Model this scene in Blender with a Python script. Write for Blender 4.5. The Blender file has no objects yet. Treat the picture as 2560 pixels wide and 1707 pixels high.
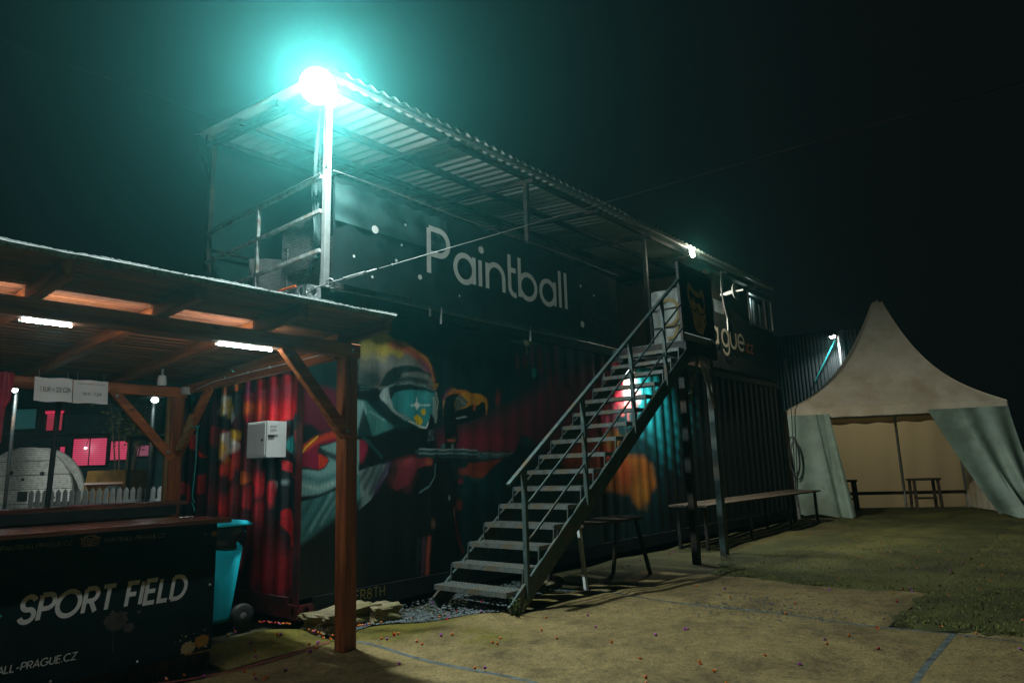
import bpy, bmesh, math, random
import numpy as np
from mathutils import Vector, Matrix
random.seed(7); rng = np.random.default_rng(7)
SC = bpy.context.scene; COL = SC.collection
R = math.radians

def lin(c):
    return tuple((v/255/12.92) if v/255 <= .04045 else ((v/255+.055)/1.055)**2.4 for v in c)

# ------------------------------------------------------------------ camera
YAW, PITCH, ROLL = 0.700201188, 0.184637855, -0.0304517039
fw = Vector((math.cos(YAW)*math.cos(PITCH), math.sin(YAW)*math.cos(PITCH), math.sin(PITCH)))
r0 = Vector((math.sin(YAW), -math.cos(YAW), 0)); u0 = r0.cross(fw)
rr = r0*math.cos(ROLL)+u0*math.sin(ROLL); uu = -r0*math.sin(ROLL)+u0*math.cos(ROLL)
cam = bpy.data.cameras.new('camera'); cam.lens = 24.0785; cam.sensor_width = 36; cam.clip_start = .05; cam.clip_end = 400
co = bpy.data.objects.new('camera', cam); COL.objects.link(co)
M = Matrix.Identity(4)
for i in range(3):
    M[i][0] = rr[i]; M[i][1] = uu[i]; M[i][2] = -fw[i]
M[0][3], M[1][3], M[2][3] = 0, 0, 1.24
co.matrix_world = M; SC.camera = co

# ------------------------------------------------------------------ night sky, exposure
w = bpy.data.worlds.new('World'); SC.world = w; w.use_nodes = True
bg = w.node_tree.nodes['Background']; bg.inputs[0].default_value = (.52, .60, .60, 1); bg.inputs[1].default_value = 0.005
SC.view_settings.view_transform = 'Standard'; SC.view_settings.look = 'None'
SC.view_settings.exposure = 0; SC.view_settings.gamma = 1; SC.view_settings.use_curve_mapping = False
SC.render.engine = 'CYCLES'
cy = SC.cycles; cy.use_denoising = True; cy.max_bounces = 6; cy.diffuse_bounces = 3; cy.glossy_bounces = 3
cy.transparent_max_bounces = 12; cy.volume_bounces = 0; cy.caustics_reflective = False; cy.caustics_refractive = False
cy.sample_clamp_indirect = 4
FLOOD_W, EDGE_W, HALL_W, WALL_W, YARD_W, LED_E = 1020, 700, 260, 170, 220, 290
GLOW_W = 2350
HAZE_D, HAZE_C, HAZE_G = .0031, (.17, .86, .84), .86

# ------------------------------------------------------------------ helpers
class G:
    def __init__(s): s.v = []; s.f = []
    def add(s, vs, fs):
        n = len(s.v); s.v += [tuple(v) for v in vs]; s.f += [tuple(i+n for i in f) for f in fs]; return s
    def box(s, a, b):
        (x0, y0, z0), (x1, y1, z1) = a, b
        return s.add([(x0,y0,z0),(x1,y0,z0),(x1,y1,z0),(x0,y1,z0),(x0,y0,z1),(x1,y0,z1),(x1,y1,z1),(x0,y1,z1)],
                     [(0,3,2,1),(4,5,6,7),(0,1,5,4),(1,2,6,5),(2,3,7,6),(3,0,4,7)])
    def bar(s, p, q, w, h, up=(0,0,1), ch=0):
        p = Vector(p); q = Vector(q); d = (q-p).normalized(); up = Vector(up)
        if abs(d.dot(up)) > .98: up = Vector((0,1,0))
        a = d.cross(up).normalized(); b = a.cross(d)
        c = ch or min(w, h)*.08
        pr = [(-w/2+c,-h/2),(w/2-c,-h/2),(w/2,-h/2+c),(w/2,h/2-c),(w/2-c,h/2),(-w/2+c,h/2),(-w/2,h/2-c),(-w/2,-h/2+c)]
        vs = [p+a*x+b*y for x, y in pr]+[q+a*x+b*y for x, y in pr]
        fs = [(i,(i+1)%8,8+(i+1)%8,8+i) for i in range(8)]+[tuple(range(7,-1,-1)), tuple(range(8,16))]
        return s.add(vs, fs)
    def tube(s, pts, r, n=8):
        pts = [Vector(p) for p in pts]; vs = []; fs = []; up = Vector((0,0,1)); a = None
        for i, p in enumerate(pts):
            d = (pts[min(i+1,len(pts)-1)]-pts[max(i-1,0)]).normalized()
            if a is None:
                a = d.cross(up if abs(d.z) < .95 else Vector((1,0,0))).normalized()
            else:
                a = (a-d*a.dot(d)).normalized()
            b = d.cross(a); ri = r[i] if isinstance(r, (list, tuple)) else r
            vs += [p+(a*math.cos(t)+b*math.sin(t))*ri for t in [2*math.pi*k/n for k in range(n)]]
        for i in range(len(pts)-1):
            fs += [(i*n+k, i*n+(k+1)%n, (i+1)*n+(k+1)%n, (i+1)*n+k) for k in range(n)]
        fs += [tuple(range(n-1,-1,-1)), tuple((len(pts)-1)*n+k for k in range(n))]
        return s.add(vs, fs)
    def prism(s, poly, off):
        n = len(poly); off = Vector(off); a = [Vector(p) for p in poly]; b = [p+off for p in a]
        return s.add(a+b, [tuple(range(n-1,-1,-1)), tuple(range(n,2*n))]+[(i,(i+1)%n,n+(i+1)%n,n+i) for i in range(n)])
    def lathe(s, prof, c, n=16, axis='z'):
        vs = []; fs = []; m = len(prof)
        for k in range(n):
            t = 2*math.pi*k/n
            for r, h in prof:
                x, y = r*math.cos(t), r*math.sin(t)
                p = {'z': (x,y,h), 'x': (h,x,y), 'y': (x,h,y)}[axis]
                vs.append((c[0]+p[0], c[1]+p[1], c[2]+p[2]))
        for k in range(n):
            for i in range(m-1):
                fs.append((k*m+i, ((k+1)%n)*m+i, ((k+1)%n)*m+i+1, k*m+i+1))
        return s.add(vs, fs)
    def grid(s, P, closed=False):
        n = len(P); m = len(P[0])
        return s.add([p for row in P for p in row], [(i*m+j,(i+1)*m+j,(i+1)*m+j+1,i*m+j+1) for i in range(n-1) for j in range(m-1)])

WL = {}
def wl(o): return WL.get(o.name, Vector((0,0,0)))
def tag(o, label=None, cat=None, group=None, kind=None):
    for k, v in (('label',label),('category',cat),('group',group),('kind',kind)):
        if v: o[k] = v
    return o
def thing(name, loc, label, cat, group=None):
    o = bpy.data.objects.new(name, None); COL.objects.link(o); o.location = loc; o.empty_display_size = .1
    WL[o.name] = Vector(loc); return tag(o, label, cat, group)
def link(name, me, parent, loc):
    o = bpy.data.objects.new(name, me); COL.objects.link(o); loc = Vector(loc)
    o.location = loc-(wl(parent) if parent else Vector((0,0,0)))
    if parent: o.parent = parent
    WL[o.name] = loc; return o
def mesh(g, name, m, smooth=False):
    me = bpy.data.meshes.new(name); me.from_pydata(g.v, [], g.f); me.validate()
    if m: me.materials.append(m)
    if smooth: me.shade_smooth()
    return me
def obj(name, g, m, parent=None, smooth=False, base=None):
    b = Vector(base) if base else Vector((0,0,0))
    if base: g.v = [(v[0]-b.x, v[1]-b.y, v[2]-b.z) for v in g.v]
    return link(name, mesh(g, name, m, smooth), parent, b)
def inst(name, me, parent, loc, rot=None, sc=None):
    o = link(name, me, parent, loc)
    if rot: o.rotation_euler = rot
    if sc: o.scale = sc
    return o

def nt(name):
    m = bpy.data.materials.new(name); m.use_nodes = True
    t = m.node_tree; return m, t, t.nodes['Principled BSDF']
def L(t, a, b): t.links.new(a, b)
def ramp(t, fac, stops):
    n = t.nodes.new('ShaderNodeValToRGB'); e = n.color_ramp.elements
    while len(e) < len(stops): e.new(.5)
    for el, (p, c) in zip(e, stops): el.position = p; el.color = (*c, 1)
    L(t, fac, n.inputs[0]); return n.outputs[0]
def noise(t, scale, detail=4, vec=None, rough=.55, out=0):
    n = t.nodes.new('ShaderNodeTexNoise'); n.inputs['Scale'].default_value = scale; n.inputs['Detail'].default_value = detail
    n.inputs['Roughness'].default_value = rough
    if vec: L(t, vec, n.inputs['Vector'])
    return n.outputs[out]
def coords(t, sc=(1,1,1)):
    c = t.nodes.new('ShaderNodeTexCoord'); mp = t.nodes.new('ShaderNodeMapping'); mp.inputs['Scale'].default_value = sc
    L(t, c.outputs['Object'], mp.inputs['Vector']); return mp.outputs[0]
def mixc(t, fac, a, b, mode='MIX'):
    n = t.nodes.new('ShaderNodeMix'); n.data_type = 'RGBA'; n.blend_type = mode
    for s, v in ((n.inputs[0], fac), (n.inputs[6], a), (n.inputs[7], b)):
        if hasattr(v, 'is_linked') or hasattr(v, 'links'): L(t, v, s)
        elif isinstance(v, (int, float)): s.default_value = v
        else: s.default_value = (*v, 1)
    return n.outputs[2]
def bump(t, b, h, strength=.3, dist=.01):
    n = t.nodes.new('ShaderNodeBump'); n.inputs['Strength'].default_value = strength; n.inputs['Distance'].default_value = dist
    L(t, h, n.inputs['Height']); L(t, n.outputs[0], b.inputs['Normal'])
def mat(name, col, rough=.6, metal=0, var=.35, scale=9, bmp=.25, sc=(1,1,1), dirt=None, dscale=2.2, spec=.5):
    m, t, b = nt(name); v = coords(t, sc); n = noise(t, scale, 6, v)
    c = ramp(t, n, [(.3, tuple(x*(1-var) for x in col)), (.72, tuple(min(1, x*(1+var)) for x in col))])
    if dirt:
        n2 = noise(t, dscale, 8, v, .7); f = ramp(t, n2, [(.48,(0,0,0)),(.66,(1,1,1))]); c = mixc(t, f, c, dirt)
    L(t, c, b.inputs['Base Color']); b.inputs['Metallic'].default_value = metal
    r = ramp(t, noise(t, scale*2.3, 5, v), [(.3,(rough*.8,)*3),(.7,(min(1,rough*1.2),)*3)]); L(t, r, b.inputs['Roughness'])
    b.inputs['Specular IOR Level'].default_value = spec
    if bmp: bump(t, b, n, bmp, .006)
    return m
def glow(name, col, st):
    m, t, b = nt(name); b.inputs['Base Color'].default_value = (.8,.8,.8,1)
    b.inputs['Emission Color'].default_value = (*col, 1); b.inputs['Emission Strength'].default_value = st
    return m
def woodm(name, axis, a=(.50,.145,.036), d=(.24,.058,.014), rough=.55):
    sc = [14,14,14]; sc['xyz'.index(axis)] = 1.0
    m, t, b = nt(name); v = coords(t, tuple(sc)); n = noise(t, 1.6, 8, v, .65); n2 = noise(t, 6, 4, v, .6)
    c = ramp(t, n, [(.30, tuple(x*.6 for x in d)), (.46, d), (.56, tuple((x+y)/2 for x, y in zip(a, d))), (.75, a)])
    kn = t.nodes.new('ShaderNodeTexVoronoi'); kn.inputs['Scale'].default_value = 2.3
    s2 = [3,3,3]; s2['xyz'.index(axis)] = 1.2
    L(t, coords(t, tuple(s2)), kn.inputs['Vector'])
    kf = ramp(t, kn.outputs['Distance'], [(.03,(1,1,1)),(.10,(0,0,0))])
    c = mixc(t, kf, c, tuple(x*.35 for x in d))
    oi = t.nodes.new('ShaderNodeObjectInfo'); hs = t.nodes.new('ShaderNodeHueSaturation'); mr = t.nodes.new('ShaderNodeMapRange')
    mr.inputs[3].default_value = .72; mr.inputs[4].default_value = 1.2
    L(t, oi.outputs['Random'], mr.inputs[0]); L(t, mr.outputs[0], hs.inputs['Value']); L(t, c, hs.inputs['Color'])
    L(t, hs.outputs[0], b.inputs['Base Color']); b.inputs['Roughness'].default_value = rough
    bump(t, b, n2, .35, .004); return m
def sheer(name, col, op, rough=.7):
    m, t, b = nt(name); b.inputs['Base Color'].default_value = (*col,1); b.inputs['Roughness'].default_value = rough
    tr = t.nodes.new('ShaderNodeBsdfTransparent'); mx = t.nodes.new('ShaderNodeMixShader')
    wv = t.nodes.new('ShaderNodeTexWave'); wv.bands_direction = 'Z'; wv.inputs['Scale'].default_value = 18; wv.inputs['Distortion'].default_value = .6
    L(t, coords(t), wv.inputs['Vector'])
    mr = t.nodes.new('ShaderNodeMapRange'); mr.inputs[3].default_value = max(0, op-.12); mr.inputs[4].default_value = min(1, op+.12)
    L(t, wv.outputs['Fac'], mr.inputs[0]); L(t, mr.outputs[0], mx.inputs[0])
    L(t, tr.outputs[0], mx.inputs[1]); L(t, b.outputs[0], mx.inputs[2]); L(t, mx.outputs[0], t.nodes['Material Output'].inputs[0]); return m

def translucent(m, col, f=.35):
    t = m.node_tree; b = t.nodes['Principled BSDF']; tr = t.nodes.new('ShaderNodeBsdfTranslucent'); tr.inputs[0].default_value = (*col,1)
    mx = t.nodes.new('ShaderNodeMixShader'); mx.inputs[0].default_value = f; L(t, b.outputs[0], mx.inputs[1]); L(t, tr.outputs[0], mx.inputs[2]); L(t, mx.outputs[0], t.nodes['Material Output'].inputs[0]); return m
def point(name, loc, W, col=(1,1,1), r=.05, parent=None, spot=None, aim=None):
    l = bpy.data.lights.new(name, 'SPOT' if spot else 'POINT'); l.energy = W; l.color = col; l.shadow_soft_size = r
    o = bpy.data.objects.new(name, l); COL.objects.link(o); o.location = Vector(loc)-(wl(parent) if parent else Vector((0,0,0)))
    if parent: o.parent = parent
    if spot:
        l.spot_size = R(spot); l.spot_blend = 1.0
        o.rotation_euler = Vector(aim).to_track_quat('-Z','Y').to_euler()
    return o

# ------------------------------------------------------------------ stroke lettering
def arc(cx, cy, rx, ry, a0, a1, n=14):
    return [(cx+rx*math.cos(R(a0+(a1-a0)*i/n)), cy+ry*math.sin(R(a0+(a1-a0)*i/n))) for i in range(n+1)]
GL = {
 'P': ([[(0,0),(0,1)], [(0,1),(.3,1)]+arc(.3,.72,.28,.28,90,-90)+[(0,.44)]], .62),
 'A': ([[(0,0),(.36,1),(.72,0)], [(.14,.32),(.58,.32)]], .76), 'I': ([[(0,0),(0,1)]], .12),
 'N': ([[(0,0),(0,1),(.6,0),(.6,1)]], .72), 'T': ([[(0,1),(.6,1)],[(.3,1),(.3,0)]], .66),
 'B': ([[(0,0),(0,1)], [(0,1),(.28,1)]+arc(.28,.76,.22,.24,90,-90)+[(0,.52)], [(0,.52),(.3,.52)]+arc(.3,.26,.26,.26,90,-90)+[(0,0)]], .66),
 'L': ([[(0,1),(0,0),(.46,0)]], .54), 'R': ([[(0,0),(0,1)], [(0,1),(.3,1)]+arc(.3,.74,.26,.26,90,-90)+[(0,.48)], [(.28,.48),(.56,0)]], .66),
 'G': ([arc(.48,.5,.48,.5,48,330,22)+[(.93,.46),(.55,.46)]], 1.02), 'U': ([[(0,1),(0,.3)]+arc(.3,.3,.3,.3,180,360)+[(.6,1)]], .72),
 'E': ([[(.5,1),(0,1),(0,0),(.5,0)],[(0,.52),(.45,.52)]], .6), 'F': ([[(.5,1),(0,1),(0,0)],[(0,.5),(.42,.5)]], .58),
 'C': ([arc(.48,.5,.48,.5,48,312,22)], .9), 'Z': ([[(0,1),(.6,1),(0,0),(.6,0)]], .7), '.': ([[(0,0),(0,.13)]], .14),
 '-': ([[(.04,.4),(.4,.4)]], .5), 'O': ([arc(.5,.5,.5,.5,0,360,26)], 1.1),
 'S': ([arc(.28,.74,.27,.26,20,270,14)+arc(.28,.25,.29,.25,90,-165,14)[1:]], .66),
 'D': ([[(0,0),(0,1)], [(0,1),(.28,1)]+arc(.28,.5,.46,.5,90,-90,18)+[(0,0)]], .84),
 'Y': ([[(0,1),(.32,.48),(.64,1)],[(.32,.48),(.32,0)]], .7), 'K': ([[(0,0),(0,1)],[(.55,1),(0,.42)],[(.18,.6),(.58,0)]], .66), 'H': ([[(0,0),(0,1)],[(.6,0),(.6,1)],[(0,.5),(.6,.5)]], .74),
 '1': ([[(0,.78),(.2,1),(.2,0)]], .34), '2': ([arc(.28,.72,.28,.28,170,-30,10)+[(0,0),(.58,0)]], .68),
 '3': ([arc(.26,.75,.26,.25,150,-80,10),arc(.26,.26,.3,.27,80,-150,10)], .66), '0': ([arc(.3,.5,.3,.5,0,360,20)], .7),
 '5': ([[(.52,1),(.08,1),(.04,.56)]+arc(.26,.32,.3,.32,110,-150,12)], .66), '8': ([arc(.28,.75,.24,.24,0,360,16),arc(.28,.26,.29,.27,0,360,16)], .66),
 '=': ([[(0,.62),(.5,.62)],[(0,.34),(.5,.34)]], .6), '/': ([[(0,0),(.4,1)]], .46), ' ': ([], .36),
 '@': ([arc(.5,.42,.5,.5,-60,290,24), arc(.46,.42,.22,.24,0,360,16)], 1.1),
 '&': ([[(.7,0),(.14,.72)]+arc(.32,.78,.2,.21,190,-20,10)+[(.06,.34)]+arc(.28,.24,.26,.25,150,330,12)+[(.72,.46)]], .86),
 'a': ([arc(.30,.31,.30,.31,0,360,26), [(.60,0),(.60,.64)]], .76), 'i': ([[(0,0),(0,.62)]], .2),
 'n': ([[(0,0),(0,.62)], [(0,.36)]+arc(.29,.33,.29,.29,165,0)+[(.58,0)]], .74),
 't': ([[(.06,1),(.06,.2)]+arc(.26,.2,.2,.2,180,285,8), [(.06,.62),(.3,.62)]], .42), 'b': ([arc(.32,.31,.32,.31,0,360,26), [(0,0),(0,1)]], .76),
 'l': ([[(0,0),(0,1)]], .22), 'r': ([[(0,0),(0,.62)], arc(.27,.36,.27,.27,175,70,8)], .4),
 'g': ([arc(.30,.31,.30,.31,0,360,26), [(.60,.62),(.60,-.05)]+arc(.31,-.05,.29,.27,0,-160,12)], .76),
 'u': ([[(0,.62),(0,.28)]+arc(.28,.28,.28,.28,180,360)+[(.56,.62)]], .72),
 'e': ([[(.02,.31),(.6,.31)]+arc(.31,.31,.30,.31,0,318,22)], .72), 'c': ([arc(.31,.31,.30,.31,45,315,20)], .6),
 'z': ([[(0,.6),(.46,.6),(0,.0),(.48,.0)]], .56),
}
def stroke(g, pts, wd, P, lift):
    n = len(pts); closed = n > 3 and math.dist(pts[0], pts[-1]) < 1e-4
    vs = []
    for i in range(n):
        a = pts[i-1] if i else (pts[-2] if closed else None); c = pts[i+1] if i < n-1 else (pts[1] if closed else None); b = pts[i]
        ds = []
        for p, q in ((a,b),(b,c)):
            if p and q:
                d = Vector((q[0]-p[0], q[1]-p[1]))
                if d.length > 1e-6: ds.append(d.normalized())
        t = sum(ds, Vector((0,0)))
        if t.length < 1e-3: t = ds[0]
        t.normalize(); nm = Vector((-t.y, t.x)); k = min(1.9, 1/max(.4, nm.dot(Vector((-ds[0].y, ds[0].x)))))
        for s in (-1, 1): vs.append(P(b[0]+nm.x*wd/2*k*s, b[1]+nm.y*wd/2*k*s, lift))
    g.add(vs, [(2*i, 2*i+2, 2*i+3, 2*i+1) for i in range(n-1)])
def text(g, s, org, u, v, h, sw=.13, track=.12, slant=0, nrm=(0,-1,0), width=None, xs=None):
    u = Vector(u); v = Vector(v); o = Vector(org); nrm = Vector(nrm)
    tot = sum(GL[c][1]+track+.0 for c in s)-track; sx = (width/(tot*h)) if width else 1
    x = 0; k = 0
    for i, c in enumerate(s):
        st, adv = GL[c]
        if xs: x = xs[i]/h/sx
        for pl in st:
            k += 1
            P = lambda a, b, l: o+u*((x+a)*h*sx+b*h*slant)+v*(b*h)+nrm*l
            stroke(g, pl, sw, P, .0004*(k % 7))
        x += adv+track
    return g

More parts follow.
